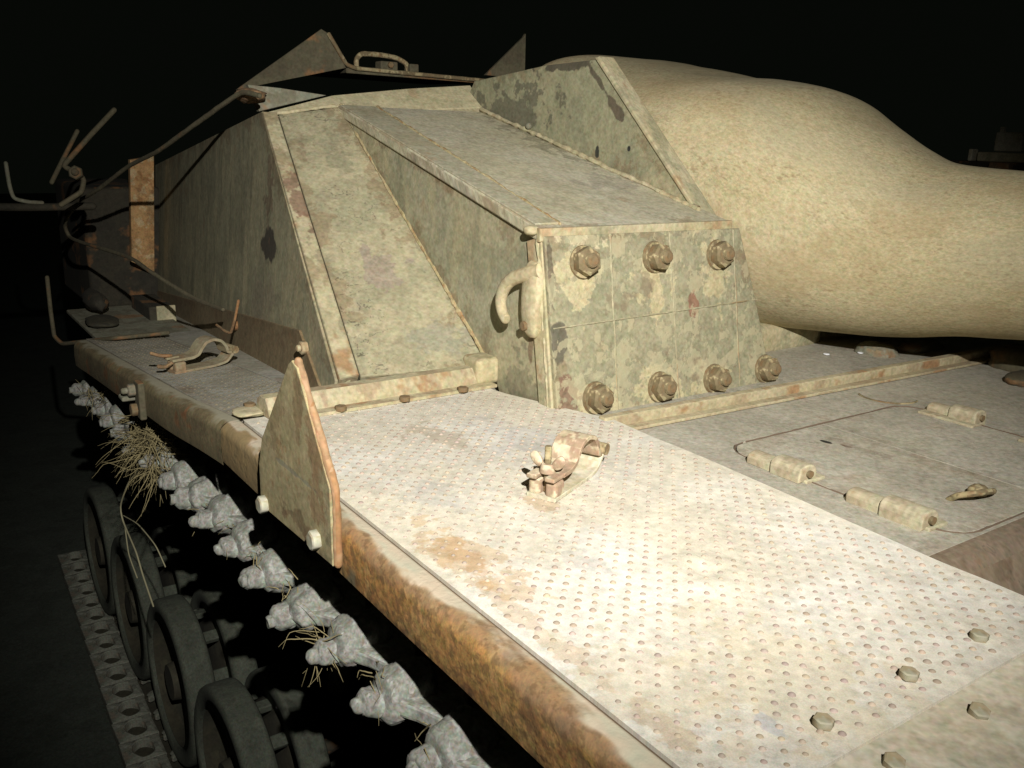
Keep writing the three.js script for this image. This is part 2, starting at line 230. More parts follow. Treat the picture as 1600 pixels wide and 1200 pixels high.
// ---- hinge strip and mudguard in front of the tread plate
const hs = grp(gun, 'front_mudguard');
{
  const c = []; c.push([-0.3395, FY]); c.push([-0.272, FY]); for (let i = 1; i <= 8; i++) { const a = i / 8 * 1.05; c.push([-0.272 + 0.05 * Math.sin(a), FY - 0.05 * (1 - Math.cos(a))]); } c.push([-0.10, FY - 0.24]);
  const g = new THREE.ExtrudeGeometry(new THREE.Shape([...c.map(p => new THREE.Vector2(...p)), ...c.slice().reverse().map(p => new THREE.Vector2(p[0] - 0.003, p[1] - 0.006))]), { depth: 0.53, bevelEnabled: false }); g.translate(0, 0, -0.985);
  part(hs, 'hinge_strip', g, tile({ warm: 0.2, A: [0.53, 0.48, 0.375], B: [0.43, 0.375, 0.27], C: [0.55, 0.52, 0.44], bare: 0.45, bareScale: 12, soft: 0.08, rust: 0.12, off: 17 }));
  for (const [x, z] of [[-0.313, -0.708], [-0.314, -0.588], [-0.313, -0.83]]) place(hs, 'bolt', boltG, boltMat, [x, FY - 0.0005, z], [0.25, 1, 0.1], rr(0, 1));
}

// ---- outer lip and valance; the paint on the lip, the rust on the upright face
const valTex = makeMat(1.3, 0.14, 800, { A: [0.35, 0.185, 0.06], B: [0.40, 0.255, 0.11], C: [0.38, 0.225, 0.085], R: [0.2, 0.105, 0.045], speck: 1.4, bare: 0.36, bareScale: 30, dust: 0.5, rust: 0.45, rustScale: 20, grain: 0.3, bump: 0.0016,
  custom: (u, v, o) => { // v runs across the profile: seam 0, lip to 0.045, then down the face
    const e = v + (fbm(u * 12, v * 30, 4) - 0.5) * 0.05; const t = 1 - ss(0.012, 0.026, e);
    mix3(o, [0.50 * (0.85 + 0.3 * fbm(u * 30, v * 90, 3)), 0.45, 0.39], t * 0.92);
    const d = ss(0.012, 0.024, e) * (1 - ss(0.03, 0.046, e)); mix3(o, [0.22, 0.15, 0.115], d * 0.55);  // purple-brown band: painted shade where the lip turns down
    const sp = ss(0.54, 0.62, fbm(u * 110, v * 150 + 5, 4)); mix3(o, [0.13, 0.075, 0.035], sp * (1 - t) * 0.55);
    if (u < 0.47) mix3(o, [0.26, 0.20, 0.11], 0.75 * (1 - ss(0.42, 0.47, u + (fbm(u * 25, v * 25, 3) - 0.5) * 0.1)) * (1 - t)); // still painted towards the rear
    const ol = (1 - ss(0.012, 0.022, Math.abs(u - 0.49) + (fbm(u * 40, v * 40, 3) - 0.5) * 0.03)) * ss(0.06, 0.075, v); mix3(o, [0.16, 0.155, 0.105], ol * 0.8);
  } });
function lipGeo(x0, x1, yAt, zSeam, zOut, drop, u0) {
  const prof = [[zSeam, -0.0005], [zSeam + 0.003, 0], [zOut - 0.018, 0]]; for (let i = 1; i <= 8; i++) { const a = i / 8 * Math.PI / 2; prof.push([zOut - 0.018 + 0.018 * Math.sin(a), -0.018 * (1 - Math.cos(a))]); } prof.push([zOut + 0.001, -drop * 0.6], [zOut - 0.001, -drop]);
  const N = 70, pos = [], uv = [], idx = []; let L = [0]; for (let i = 1; i < prof.length; i++) L.push(L[i - 1] + Math.hypot(prof[i][0] - prof[i - 1][0], prof[i][1] - prof[i - 1][1]));
  const full = [...prof, ...prof.slice().reverse().map(p => [p[0] - 0.003, p[1] - 0.003])], LL = [...L, ...L.slice().reverse()], K = full.length;
  for (let i = 0; i <= N; i++) { const x = x0 + (x1 - x0) * i / N; full.forEach((p, k) => { const w = (vn(x * 9, k * 0.2) - 0.5) * 0.004 * Math.min(1, LL[k] / 0.05); pos.push(x, yAt(x) + p[1] + (k > 4 && k < K - 5 ? w * 0.4 : 0), p[0] + w); uv.push((x - u0) / 1.3, LL[k] / 0.14); }); }
  for (let i = 0; i < N; i++) for (let k = 0; k < K; k++) { const a = i * K + k, b = i * K + (k + 1) % K, c = a + K, d = b + K; idx.push(a, b, c, b, d, c); }
  const g = new THREE.BufferGeometry(); g.setAttribute('position', new THREE.Float32BufferAttribute(pos, 3)); g.setAttribute('uv', new THREE.Float32BufferAttribute(uv, 2)); g.setIndex(idx); g.computeVertexNormals(); return g;
}
part(gun, 'fender_valance', lipGeo(-1.395, -0.10, () => FY, -0.4415, -0.411, 0.066, -1.395), valTex, true);
part(gun, 'seam_strip', box(-1.39, -0.345, FY - 0.009, FY - 0.0035, -0.4475, -0.441), flat([0.11, 0.075, 0.045]));  // brown strip colours the seam dark in place of its shadow

// ---- raised angle bar across the fender joint
{
  const b = grp(gun, 'fender_bar');
  const prof = new THREE.Shape([[-0.034, 0], [-0.026, 0.022], [-0.012, 0.031], [0.012, 0.031], [0.022, 0.02], [0.028, 0.004], [0.05, 0.0035], [0.05, -0.002], [-0.034, -0.002]].map(p => new THREE.Vector2(...p)));
  const g = new THREE.ExtrudeGeometry(prof, { depth: 0.43, bevelEnabled: true, bevelThickness: 0.003, bevelSize: 0.002, bevelOffset: -0.002, steps: 16 }); g.rotateY(0.02); g.translate(-1.405, FY + 0.002, -0.915);
  part(b, 'angle_bar', g, tile({ A: [0.40, 0.35, 0.24], C: [0.44, 0.41, 0.34], B: [0.27, 0.18, 0.13], bare: 0.4, bareScale: 24, rust: 0.28, rustScale: 16, off: 41 }));
  part(b, 'end_block', box(-1.432, -1.372, FY + 0.001, FY + 0.052, -0.938, -0.885, 0.01), M.tan);
  const t = lump(0.024, 0.005, 0.03, 4, 0.12, 2.4, 3, 4); t.translate(-1.42, FY + 0.003, -0.472); part(b, 'flattened_end', t, M.tan);
  for (const [x, z] of [[-1.352, -0.60], [-1.35, -0.72], [-1.352, -0.84], [-1.395, -0.492], [-1.44, -0.475]]) place(b, 'bolt', hexHead(0.0105, 0.008), M.nut, [x, FY + 0.004, z], [0, 1, 0], rr(0, 1));
}

// ---- rear fender, in two sheets, sagging to the rear
const rearTex = { edge: 0.3, warm: 0.3, A: [0.36, 0.345, 0.29], B: [0.27, 0.25, 0.2], C: [0.40, 0.39, 0.36], bare: 0.42, bareScale: 9, dust: 0.7, rust: 0.14, rustScale: 9, grain: 0.16 };
const rf = (x0, x1, z0, z1) => [[x0, yr(x0), z0], [x1, yr(x1), z0], [x1, yr(x1), z1], [x0, yr(x0), z1]];
const rearF = plate(gun, 'rear_fender', rf(-2.75, -1.397, -0.447, -0.627), 0.006, [0, 1, 0], null, { bevel: 0.001, tex: rearTex });
plate(gun, 'rear_fender', rf(-3.8, -1.41, -0.631, -1.0), 0.006, [0, 1, 0], null, { bevel: 0.001, tex: { ...rearTex, off: 20 }, ppm: 300 });
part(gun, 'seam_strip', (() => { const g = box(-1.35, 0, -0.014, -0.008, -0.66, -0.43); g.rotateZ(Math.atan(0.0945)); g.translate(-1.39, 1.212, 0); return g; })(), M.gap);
nubField(rearF, [116, 16], M.steel, (i, j) => { const x = -1.46 - i * 0.0118, z = -0.46 - j * 0.0114; return x > -2.7 && z > -0.62 ? [x, yr(x), z] : null; });
const valRear = makeMat(1.3, 0.14, 500, { A: [0.20, 0.16, 0.09], B: [0.13, 0.095, 0.055], C: [0.23, 0.19, 0.115], bare: 0.42, bareScale: 14, rust: 0.35, rustScale: 16, grain: 0.3, custom: (u, v, o) => { const e = v + (fbm(u * 14, v * 30, 4) - 0.5) * 0.04; mix3(o, [0.38, 0.36, 0.30], (1 - ss(0.012, 0.028, e)) * 0.9); } });
part(gun, 'rear_valance', lipGeo(-2.72, -1.396, x => yr(x) + 0.008 * ss(-1.75, -1.4, x), -0.4435, -0.409, 0.07, -2.72), valRear, true);
{ // small bolted bracket hanging on the rear lip
  const b = grp(gun, 'lip_bracket');
  part(b, 'bracket_plate', box(-1.935, -1.895, 1.085, 1.165, -0.41, -0.396, 0.004), M.dark);
  place(b, 'bolt', hexHead(0.014, 0.014, 0.01), M.steel, [-1.925, 1.145, -0.395], [0, 0, 1], 0.3);
  place(b, 'bolt', hexHead(0.014, 0.012), M.nut, [-1.918, 1.105, -0.395], [0, 0, 1], 0.6);
  part(b, 'wing', box(-1.965, -1.93, 1.12, 1.13, -0.40, -0.37, 0.004), M.steel);
}

// ---- pointed width marker bolted to the valance
{
  const w = grp(gun, 'width_marker');
  plate(w, 'marker_plate', [[-1.046, 1.397, -0.3955], [-1.034, 1.404, -0.3955], [-1.018, 1.398, -0.3955], [-0.929, 1.272, -0.3955], [-0.926, 1.174, -0.3955], [-1.172, 1.163, -0.3955], [-1.172, 1.225, -0.3955], [-1.157, 1.266, -0.3955]], 0.005, [0, 0, 1], null,
    { bevel: 0.0012, ppm: 1200, tex: { edge: 0.35, A: [0.36, 0.305, 0.185], B: [0.30, 0.235, 0.13], C: [0.42, 0.37, 0.245], bare: 0.36, bareScale: 14, bareA: 0.35, soft: 0.1, rust: 0.2, rustScale: 40, streak: 0.15, grain: 0.2, off: 3 },
      marks: [{ p: [-1.03, 1.19, -0.39], w: 0.045, h: 0.014, c: [0.15, 0.095, 0.05], a: 0.6, rag: 1.8 }, { p: [-1.02, 1.36, -0.39], w: 0.012, h: 0.05, c: [0.2, 0.12, 0.06], a: 0.55, rag: 2 }, { p: [-1.045, 1.255, -0.39], w: 0.07, h: 0.004, c: [0.2, 0.2, 0.17], a: 0.6, rag: 1 }, { p: [-0.97, 1.28, -0.39], w: 0.02, h: 0.09, c: [0.22, 0.11, 0.05], a: 0.45, rag: 2.2 }] });
  part(w, 'rim', tube([[-1.028, 1.404, -0.402], [-0.975, 1.337, -0.402], [-0.9265, 1.272, -0.402], [-0.9235, 1.225, -0.402], [-0.9235, 1.176, -0.402]], 0.0052, { seg: 50, lump: 0.0012, curve: 0.2 }), tile({ A: [0.33, 0.20, 0.12], B: [0.22, 0.115, 0.06], C: [0.40, 0.29, 0.21], bare: 0.42, bareScale: 40, rust: 0.3, off: 77 }));
  const bz = [[-1.152, 1.172], [-0.969, 1.192]];
  for (const [x, y] of bz) place(w, 'bolt', hexHead(0.0128, 0.011), M.bolt, [x, y, -0.3955], [0, 0, 1], 0.25);
}

// ---- tool clamps lying bolted on the fenders
function clamp(pos, turn, tilt, mat, withWing) {
  const c = grp(gun, 'tool_clamp'); c.position.copy(v3(pos)); c.rotation.set(0, turn, tilt, 'YXZ');
  part(c, 'base_strap', ribbon([[-0.002, 0.0035], [0.05, 0.0035], [0.095, 0.004], [0.122, 0.009], [0.138, 0.024], [0.147, 0.036]], 0.0055, 0.044), withWing ? M.dusty : mat);
  for (const s of [-1, 1]) part(c, 'clamp_post', box(0.0, 0.026, 0.002, 0.026, s * 0.0125 - 0.009, s * 0.0125 + 0.009, 0.006), mat);
  part(c, 'upper_strap', join([ribbon([[0.022, 0.0305], [0.042, 0.031], [0.056, 0.036], [0.064, 0.047], [0.076, 0.059], [0.094, 0.063], [0.112, 0.057], [0.123, 0.043], [0.127, 0.03], [0.136, 0.027]], 0.0065, 0.043), ...[-1, 1].map(s => box(-0.006, 0.03, 0.0272, 0.0338, s * 0.0135 - 0.008, s * 0.0135 + 0.008, 0.0028))]), mat);
  const pin = new THREE.CylinderGeometry(0.0085, 0.0085, 0.05, 14); pin.rotateX(Math.PI / 2); pin.translate(0.143, 0.033, 0); part(c, 'hinge_pin', pin, M.nut);
  if (withWing) {
    const st = []; for (let i = 0; i < 14; i++) { const s = new THREE.CylinderGeometry(0.0042, 0.0048, 0.005, 10); s.translate(0.014, 0.010 + i * 0.0044, 0); st.push(s); } part(c, 'threaded_stud', join(st), M.nut);
    const nt = new THREE.CylinderGeometry(0.0085, 0.011, 0.012, 14); nt.translate(0.014, 0.040, 0);
    const wings = [-1, 1].map(s => { const l = lump(0.0034, 0.0115, 0.0072, 2.6, 0.05, 2, 5, 3); l.rotateX(s * 0.75); l.translate(0.014, 0.049, s * 0.0165); return l; });
    part(c, 'wing_nut', join([nt, ...wings]), mat);
  } else { const a = tube([[0.005, 0.036, -0.008], [-0.02, 0.041, -0.006], [-0.04, 0.05, -0.004]], 0.004, { seg: 10 }), b = tube([[0.0, 0.028, 0.012], [-0.02, 0.02, 0.014], [-0.036, 0.024, 0.016]], 0.0045, { seg: 10 }); part(c, 'prong', join([a, b]), M.rusty); }
  return c;
}
const clampMat = tile({ A: [0.44, 0.37, 0.28], B: [0.24, 0.15, 0.11], C: [0.47, 0.42, 0.36], bare: 0.42, bareScale: 40, bareA: 0.75, rust: 0.15, rustScale: 50, bump: 0.0008, off: 13 });
clamp([-0.876, FY, -0.667], Math.PI / 2 + 0.42, 0, clampMat, true);
clamp([-1.985, yr(-1.985), -0.487], Math.PI / 2 + 0.22, 0.01, tile({ A: [0.25, 0.215, 0.15], B: [0.19, 0.13, 0.08], C: [0.31, 0.28, 0.22], bare: 0.4, bareScale: 34, rust: 0.15, off: 19 }), false);

// ---- superstructure plates
const Z4 = -0.93;
// box side (upright, over the fender)
plate(gun, 'box_side_plate', [[-2.06, 1.727, Z4], [-1.262, 1.516, Z4], [-1.205, 1.195, Z4], [-1.36, 1.195, Z4], [-1.39, 1.243, Z4]], 0.03, [0, 0, 1], null, { bevel: 0.002, ppm: 560,
  tex: { A: GREY, B: OLIVE, C: [0.38, 0.335, 0.225], bare: 0.45, bareScale: 12, dust: 0.5, rust: 0.14, streak: 0.5, off: 8 }, marks: [{ p: [-1.29, 1.24, Z4], w: 0.05, h: 0.05, c: [0.15, 0.14, 0.1], a: 0.6, rag: 2 }, { p: [-1.27, 1.32, Z4], w: 0.008, h: 0.03, c: [0.14, 0.08, 0.05], a: 0.7 }] });
// sloped top plate of the box
plate(gun, 'box_top_plate', [[-1.243, 1.524, -0.922], [-2.062, 1.732, -0.926], [-2.062, 1.732, -1.34], [-1.243, 1.524, -1.39]], 0.022, [0.25, 1, 0], null, { bevel: 0.003, ppm: 560,
  tex: { A: [0.46, 0.425, 0.33], B: [0.37, 0.34, 0.265], C: [0.50, 0.47, 0.41], bare: 0.45, bareScale: 8, dust: 0.7, rust: 0.12, scratch: 0.3, off: 28 }, marks: [{ p: [-1.5, 1.59, -1.3], w: 0.05, h: 0.12, c: [0.3, 0.27, 0.24], a: 0.5, rag: 2.4 }, { p: [-1.8, 1.66, -1.32], w: 0.15, h: 0.04, c: [0.17, 0.16, 0.12], a: 0.55, rag: 2.5 }] });
plate(gun, 'top_lip', [[-1.2395, 1.526, -0.920], [-1.2395, 1.526, -1.392], [-1.2395, 1.503, -1.392], [-1.2395, 1.503, -0.920]], 0.012, [1, 0, 0], M.tan, { bevel: 0.0025 });
plate(gun, 'edge_strip', [[-1.262, 1.5325, -0.925], [-2.055, 1.7335, -0.928], [-2.055, 1.7335, -1.02], [-1.262, 1.5325, -0.975]], 0.004, [0.25, 1, 0], tile({ A: [0.37, 0.345, 0.27], C: [0.42, 0.40, 0.34], B: [0.3, 0.26, 0.18], bare: 0.4, rust: 0.14, off: 33 }), { bevel: 0.0015 });
bead(gun, [-1.262, 1.530, -0.978], [-2.05, 1.732, -1.022], 0.0035);
{ const g = lump(0.012, 0.008, 0.014, 2.6, 0.1, 2, 9, 3); g.translate(-1.262, 1.521, -0.918); part(gun, 'weld_lug', g, M.tan); }
// sloped plate over the fender and its edge strip
const P5 = [[-2.063, 1.730, -0.938], [-1.402, 1.25, -0.926], [-1.468, 1.243, -0.692], [-2.082, 1.705, -0.788]];
plate(gun, 'sloped_armour', P5, 0.04, [0.576, 0.796, 0.183], null, { bevel: 0.003, ppm: 640,
  tex: { A: [0.335, 0.305, 0.22], B: [0.25, 0.235, 0.17], C: [0.39, 0.35, 0.255], bare: 0.42, bareScale: 15, bareA: 0.55, dust: 0.6, rust: 0.1, rustScale: 14, scratch: 0.8, off: 2 },
  marks: [{ p: [-1.655, 1.418, -0.835], w: 0.04, h: 0.055, c: [0.275, 0.225, 0.20], a: 0.75, rag: 2 }, { p: [-1.93, 1.62, -0.86], w: 0.035, h: 0.05, c: [0.22, 0.21, 0.15], a: 0.6, rag: 2 }, { p: [-2.0, 1.66, -0.81], w: 0.03, h: 0.03, c: [0.24, 0.22, 0.16], a: 0.55, rag: 2 }, { p: [-1.50, 1.28, -0.87], w: 0.05, h: 0.03, c: [0.25, 0.24, 0.2], a: 0.6, rag: 2.2 }] });
plate(gun, 'edge_strip', [[-2.086, 1.713, -0.752], [-2.083, 1.711, -0.785], [-1.469, 1.249, -0.690], [-1.468, 1.243, -0.650]], 0.04, [0.576, 0.796, 0.183], null, { bevel: 0.004, tex: { A: [0.41, 0.365, 0.26], B: [0.28, 0.25, 0.17], C: [0.44, 0.40, 0.3], bare: 0.4, bareScale: 14, rust: 0.3, rustScale: 12, off: 66 }, marks: [{ p: [-1.83, 1.51, -0.74], w: 0.02, h: 0.09, c: [0.2, 0.12, 0.09], a: 0.8, rag: 2 }] });
bead(gun, [-2.062, 1.731, -0.934], [-1.392, 1.247, -0.930], 0.0055);
bead(gun, [-2.086, 1.709, -0.787], [-2.062, 1.733, -0.94], 0.004, M.tan);
// dark side armour receding to the rear, with its bolted flange
plate(gun, 'side_armour', [[-2.094, 1.712, -0.753], [-1.478, 1.238, -0.648], [-1.50, 1.18, -0.6435], [-3.70, 1.02, -0.866], [-3.735, 1.525, -0.913]], 0.03, [0, 0, 1], null, { bevel: 0.002, ppm: 420,
  tex: { A: [0.30, 0.285, 0.205], B: [0.215, 0.205, 0.15], C: [0.41, 0.365, 0.25], bare: 0.45, bareScale: 10, dust: 0.35, rust: 0.12, streak: 0.7, off: 14 },
  marks: [{ p: [-1.985, 1.424, -0.72], w: 0.065, h: 0.042, c: [0.055, 0.045, 0.035], a: 0.95, rag: 0.7 }, { p: [-2.2, 1.33, -0.74], w: 0.025, h: 0.10, c: [0.40, 0.36, 0.25], a: 0.75, rag: 1.2 }, { p: [-1.75, 1.40, -0.69], w: 0.05, h: 0.12, c: [0.40, 0.35, 0.24], a: 0.6, rag: 2.4 }, { p: [-1.60, 1.29, -0.66], w: 0.05, h: 0.08, c: [0.36, 0.31, 0.22], a: 0.6, rag: 2.4 }, { p: [-2.02, 1.28, -0.71], w: 0.10, h: 0.08, c: [0.24, 0.2, 0.16], a: 0.5, rag: 2 }, { p: [-2.0, 1.55, -0.73], w: 0.03, h: 0.09, c: [0.15, 0.09, 0.06], a: 0.6, rag: 2.2 }] });
plate(gun, 'side_flange', [[-1.703, 1.287, -0.669], [-3.69, 1.05, -0.863], [-3.69, 0.95, -0.856], [-1.50, 1.18, -0.638]], 0.006, [0, 0, 1], null, { bevel: 0.0015, tex: { A: [0.22, 0.165, 0.10], B: [0.17, 0.125, 0.075], C: [0.27, 0.225, 0.15], bare: 0.42, rust: 0.15, rustScale: 22, off: 9 } });
place(gun, 'flange_bolt', hexHead(0.014, 0.013, 0.006), M.tan, [-1.655, 1.262, -0.664], [0, 0, 1], 0.4);
place(gun, 'flange_bolt', hexHead(0.013, 0.012), M.rusty, [-2.25, 1.19, -0.722], [0, 0, 1], 0.4);
plate(gun, 'rear_post', [[-3.5, 1.552, -0.770], [-3.5, 1.566, -0.853], [-3.5, 1.149, -0.824], [-3.5, 1.19, -0.747]], 0.03, [1, 0, 0], null, { bevel: 0.002, ppm: 700, tex: { A: [0.42, 0.24, 0.11], B: [0.52, 0.44, 0.3], C: [0.47, 0.33, 0.19], bare: 0.38, bareScale: 34, rust: 0.3, rustScale: 20, grain: 0.3 } });
// front edge of the fighting compartment roof
const band = (...p) => p;
plate(gun, 'roof_front_plate', band([-2.092, 1.708, -0.754], [-2.066, 1.731, -0.93], [-2.066, 1.738, -1.34], [-2.135, 1.812, -1.34], [-2.135, 1.796, -1.159], [-2.135, 1.757, -0.945]), 0.025, [1, 0.6, 0.2], tile({ A: [0.42, 0.375, 0.26], B: [0.31, 0.28, 0.2], C: [0.45, 0.41, 0.31], bare: 0.38, rust: 0.14, off: 44 }), { bevel: 0.002 });
plate(gun, 'roof_plate', [[-2.17, 1.713, -0.775], [-2.17, 1.772, -0.75], [-2.17, 1.768, -0.83], [-2.17, 1.757, -0.945]], 0.02, [1, 0, 0], M.steel, { bevel: 0.002 });
plate(gun, 'roof_plate', [[-2.142, 1.77, -1.2], [-2.142, 1.77, -2.6], [-3.9, 1.30, -2.6], [-3.9, 1.30, -1.02], [-2.66, 1.65, -1.08]], 0.03, [0, 1, 0], M.steel, { bevel: 0.002 });

// ---- bolted front plate: nuts, weld lines, corner strips
const fn = V(Math.cos(0.175), Math.sin(0.175), 0);
const onFront = (y, z, off = 0) => { const x = -1.185 - (y - 1.22) * Math.tan(0.175); return [x + fn.x * off, y + fn.y * off, z]; };
const app = plate(gun, 'bolted_front_plate', [onFront(1.513, -0.9265), onFront(1.511, -1.41), onFront(1.36, -1.452), onFront(1.19, -1.49), onFront(1.186, -1.40), onFront(1.175, -1.1), onFront(1.195, -0.93)], 0.036, [1, 0.17, 0], null, { bevel: 0.0025, ppm: 1100,
  tex: { A: [0.26, 0.245, 0.175], B: [0.225, 0.215, 0.155], C: [0.29, 0.265, 0.195], bare: 0.45, bareScale: 14, dust: 0.5, rust: 0.06, rustScale: 14, grain: 0.16, bump: 0.0016, off: 37,
    custom: (u, v, o) => { // blistered patches of the tan top coat
      const k = fbm(u * 38 + 5, v * 38, 6) + 0.10 * (fbm(u * 6, v * 6 + 4, 3) - 0.5) + 0.09 * ss(0.22, 0.0, v) - 0.03 + 0.05 * ss(0.05, 0.0, Math.abs(u - 0.16));
      const t = ss(0.545, 0.56, k); mix3(o, [0.41 * (0.9 + 0.2 * fbm(u * 80, v * 80, 2)), 0.37, 0.265], t * 0.52); o[3] += t * 0.25;
      const r = ss(0.66, 0.72, fbm(u * 13 + 60, v * 13 + 9, 5)); mix3(o, [0.17, 0.12, 0.085], r * 0.5);
    } },
  marks: [...[[1.466, -1.006], [1.466, -1.176], [1.462, -1.343]].flatMap(([y, z]) => [{ p: onFront(y - 0.02, z + 0.01), w: 0.045, h: 0.05, c: [0.43, 0.38, 0.26], a: 0.85, rag: 2.2 }, { p: onFront(y - 0.05, z), w: 0.014, h: 0.05, c: [0.42, 0.36, 0.24], a: 0.8, rag: 2.2 }]),
    ...[[1.228, -1.016], [1.227, -1.172], [1.224, -1.319]].map(([y, z]) => ({ p: onFront(y - 0.012, z + 0.01), w: 0.05, h: 0.04, c: [0.42, 0.37, 0.25], a: 0.85, rag: 2 })),
    { p: onFront(1.373, -1.272), w: 0.012, h: 0.032, c: [0.22, 0.09, 0.065], a: 0.75, rag: 1.2 }, { p: onFront(1.334, -0.944), w: 0.018, h: 0.04, c: [0.10, 0.09, 0.07], a: 0.95, rag: 0.8 }, { p: onFront(1.22, -0.955), w: 0.02, h: 0.06, c: [0.16, 0.095, 0.07], a: 0.85, rag: 1.5 }, { p: onFront(1.455, -0.935), w: 0.006, h: 0.05, c: [0.10, 0.08, 0.06], a: 0.8 }, { p: onFront(1.5, -1.0), w: 0.05, h: 0.02, c: [0.45, 0.4, 0.29], a: 0.85, rag: 2 }] });
const nutG = hexHead(0.0255, 0.027, 0.010, 0.006);
for (const [y, z, lean] of [[1.466, -1.006, 0.12], [1.466, -1.176, -0.06], [1.462, -1.343, 0.04], [1.228, -1.016, -0.05], [1.227, -1.172, 0.05], [1.224, -1.319, 0.0], [1.226, -1.468, 0.08]]) place(app, 'nut', nutG, M.nut, onFront(y, z, -0.0005), [fn.x, fn.y + lean * 0.4, lean], rr(0, 1));
const ln = tile({ A: [0.32, 0.285, 0.2], B: [0.24, 0.22, 0.155], bare: 0.45, bareScale: 40, off: 15 });
const vline = (y0, z0, y1, z1) => { const n = 14, pts = []; for (let i = 0; i <= n; i++) pts.push(onFront(y0 + (y1 - y0) * i / n, z0 + (z1 - z0) * i / n + (rnd() - 0.5) * 0.002, -0.0006)); const g = tube(pts, 0.0017, { seg: 80, rad: 6, lump: 0.0011 }); part(app, 'weld_line', g, ln); };
vline(1.508, -1.072, 1.18, -1.067); vline(1.508, -1.217, 1.18, -1.222); vline(1.508, -1.391, 1.19, -1.393); vline(1.358, -0.935, 1.368, -1.452);
plate(gun, 'front_armour', [onFront(1.51, -0.94, -0.04), onFront(1.50, -1.39, -0.04), onFront(1.17, -1.39, -0.04), onFront(1.17, -0.94, -0.04)], 0.04, [1, 0.17, 0], M.steel, { bevel: 0.002 });
plate(gun, 'corner_strip', [[-1.285, 1.500, -0.924], [-1.244, 1.512, -0.924], [-1.19, 1.197, -0.924], [-1.228, 1.193, -0.924]], 0.006, [0, 0, 1], M.tan, { bevel: 0.002 });
bead(gun, [-1.254, 1.51, -0.9262], [-1.202, 1.2, -0.9262], 0.004, M.tan);
bead(gun, [-1.246, 1.506, -0.935], [-1.246, 1.505, -1.395], 0.005);
// lifting hook on the corner
{
  const hm = tile({ A: [0.42, 0.36, 0.24], B: [0.31, 0.25, 0.16], bare: 0.36, rust: 0.14, off: 55 }), h = grp(gun, 'lifting_hook');
  const c = new THREE.CatmullRomCurve3([[-1.24, 1.4542, -0.924], [-1.2659, 1.4457, -0.914], [-1.2955, 1.4329, -0.904], [-1.3162, 1.4108, -0.899], [-1.3221, 1.3862, -0.899], [-1.3162, 1.3683, -0.9], [-1.3088, 1.3607, -0.901]].map(v3)), g = new THREE.TubeGeometry(c, 44, 0.0118, 14), p = g.attributes.position;
  for (let i = 0; i <= 44; i++) { const o = c.getPointAt(i / 44), f = 1.22 - 0.42 * (i / 44); for (let k = 0; k <= 14; k++) { const q = i * 15 + k, w = f + (n3(p.getX(q) * 50, p.getY(q) * 50, p.getZ(q) * 50) - 0.5) * 0.12; p.setXYZ(q, o.x + (p.getX(q) - o.x) * w, o.y + (p.getY(q) - o.y) * w, o.z + (p.getZ(q) - o.z) * w); } }
  const tip = new THREE.SphereGeometry(0.0095, 14, 10); tip.translate(-1.3088, 1.3607, -0.901); g.computeVertexNormals();
  part(h, 'hook', join([g, tip]), hm);
  const leg = lump(0.024, 0.066, 0.015, 3.2, 0.05, 2, 17, 4); leg.translate(-1.256, 1.402, -0.922); part(h, 'leg', leg, hm);
  place(h, 'rivet', hexHead(0.009, 0.006), M.nut, [-1.26, 1.356, -0.9085], [0, 0, 1]);
}

// ---- armoured cheek beside the gun and its front flange
const ch = (x, y) => [x, y, -1.369 + (-1.31 - x) * -0.054 * -1];
plate(gun, 'cheek_plate', [ch(-1.305, 1.525), ch(-1.632, 1.842), ch(-1.815, 1.836), ch(-2.1, 1.808), ch(-2.15, 1.74)], 0.03, [0, 0, 1], null, { bevel: 0.002, ppm: 560,
  tex: { A: [0.25, 0.245, 0.175], B: [0.19, 0.19, 0.14], C: [0.31, 0.285, 0.2], bare: 0.42, bareScale: 11, dust: 0.5, rust: 0.1, streak: 0.3, off: 4 },
  marks: [{ p: ch(-1.74, 1.834), w: 0.10, h: 0.012, rot: 0.02, c: DARK, a: 0.95, rag: 1.1 }, { p: ch(-1.625, 1.795), w: 0.05, h: 0.009, rot: -0.78, c: [0.09, 0.075, 0.055], a: 0.95, rag: 1.1 }, { p: ch(-1.57, 1.742), w: 0.05, h: 0.012, rot: -0.78, c: [0.10, 0.08, 0.06], a: 0.95, rag: 1.1 }, { p: ch(-1.62, 1.645), w: 0.007, h: 0.018, c: [0.03, 0.03, 0.025], a: 1, rag: 1 }, { p: ch(-1.52, 1.655), w: 0.006, h: 0.007, c: [0.02, 0.02, 0.02], a: 1, rag: 0.4 }, { p: ch(-1.95, 1.74), w: 0.14, h: 0.05, c: [0.11, 0.105, 0.08], a: 0.8, rag: 2.4 }, { p: ch(-1.42, 1.58), w: 0.05, h: 0.05, c: [0.33, 0.29, 0.2], a: 0.6, rag: 2.4 }] });
plate(gun, 'cheek_flange', [ch(-1.290, 1.52), ch(-1.304, 1.52), ch(-1.640, 1.846), ch(-1.626, 1.848)].map(p => [p[0], p[1], p[2] + 0.005]), 0.05, [0, 0, 1], M.tan, { bevel: 0.004 });
bead(gun, [-1.31, 1.542, -1.366], [-2.06, 1.737, -1.325], 0.006, M.tan);
place(gun, 'rivet', new THREE.SphereGeometry(0.008, 12, 8), M.steel, [-1.86, 1.698, -1.333], [0, 0, 1]);

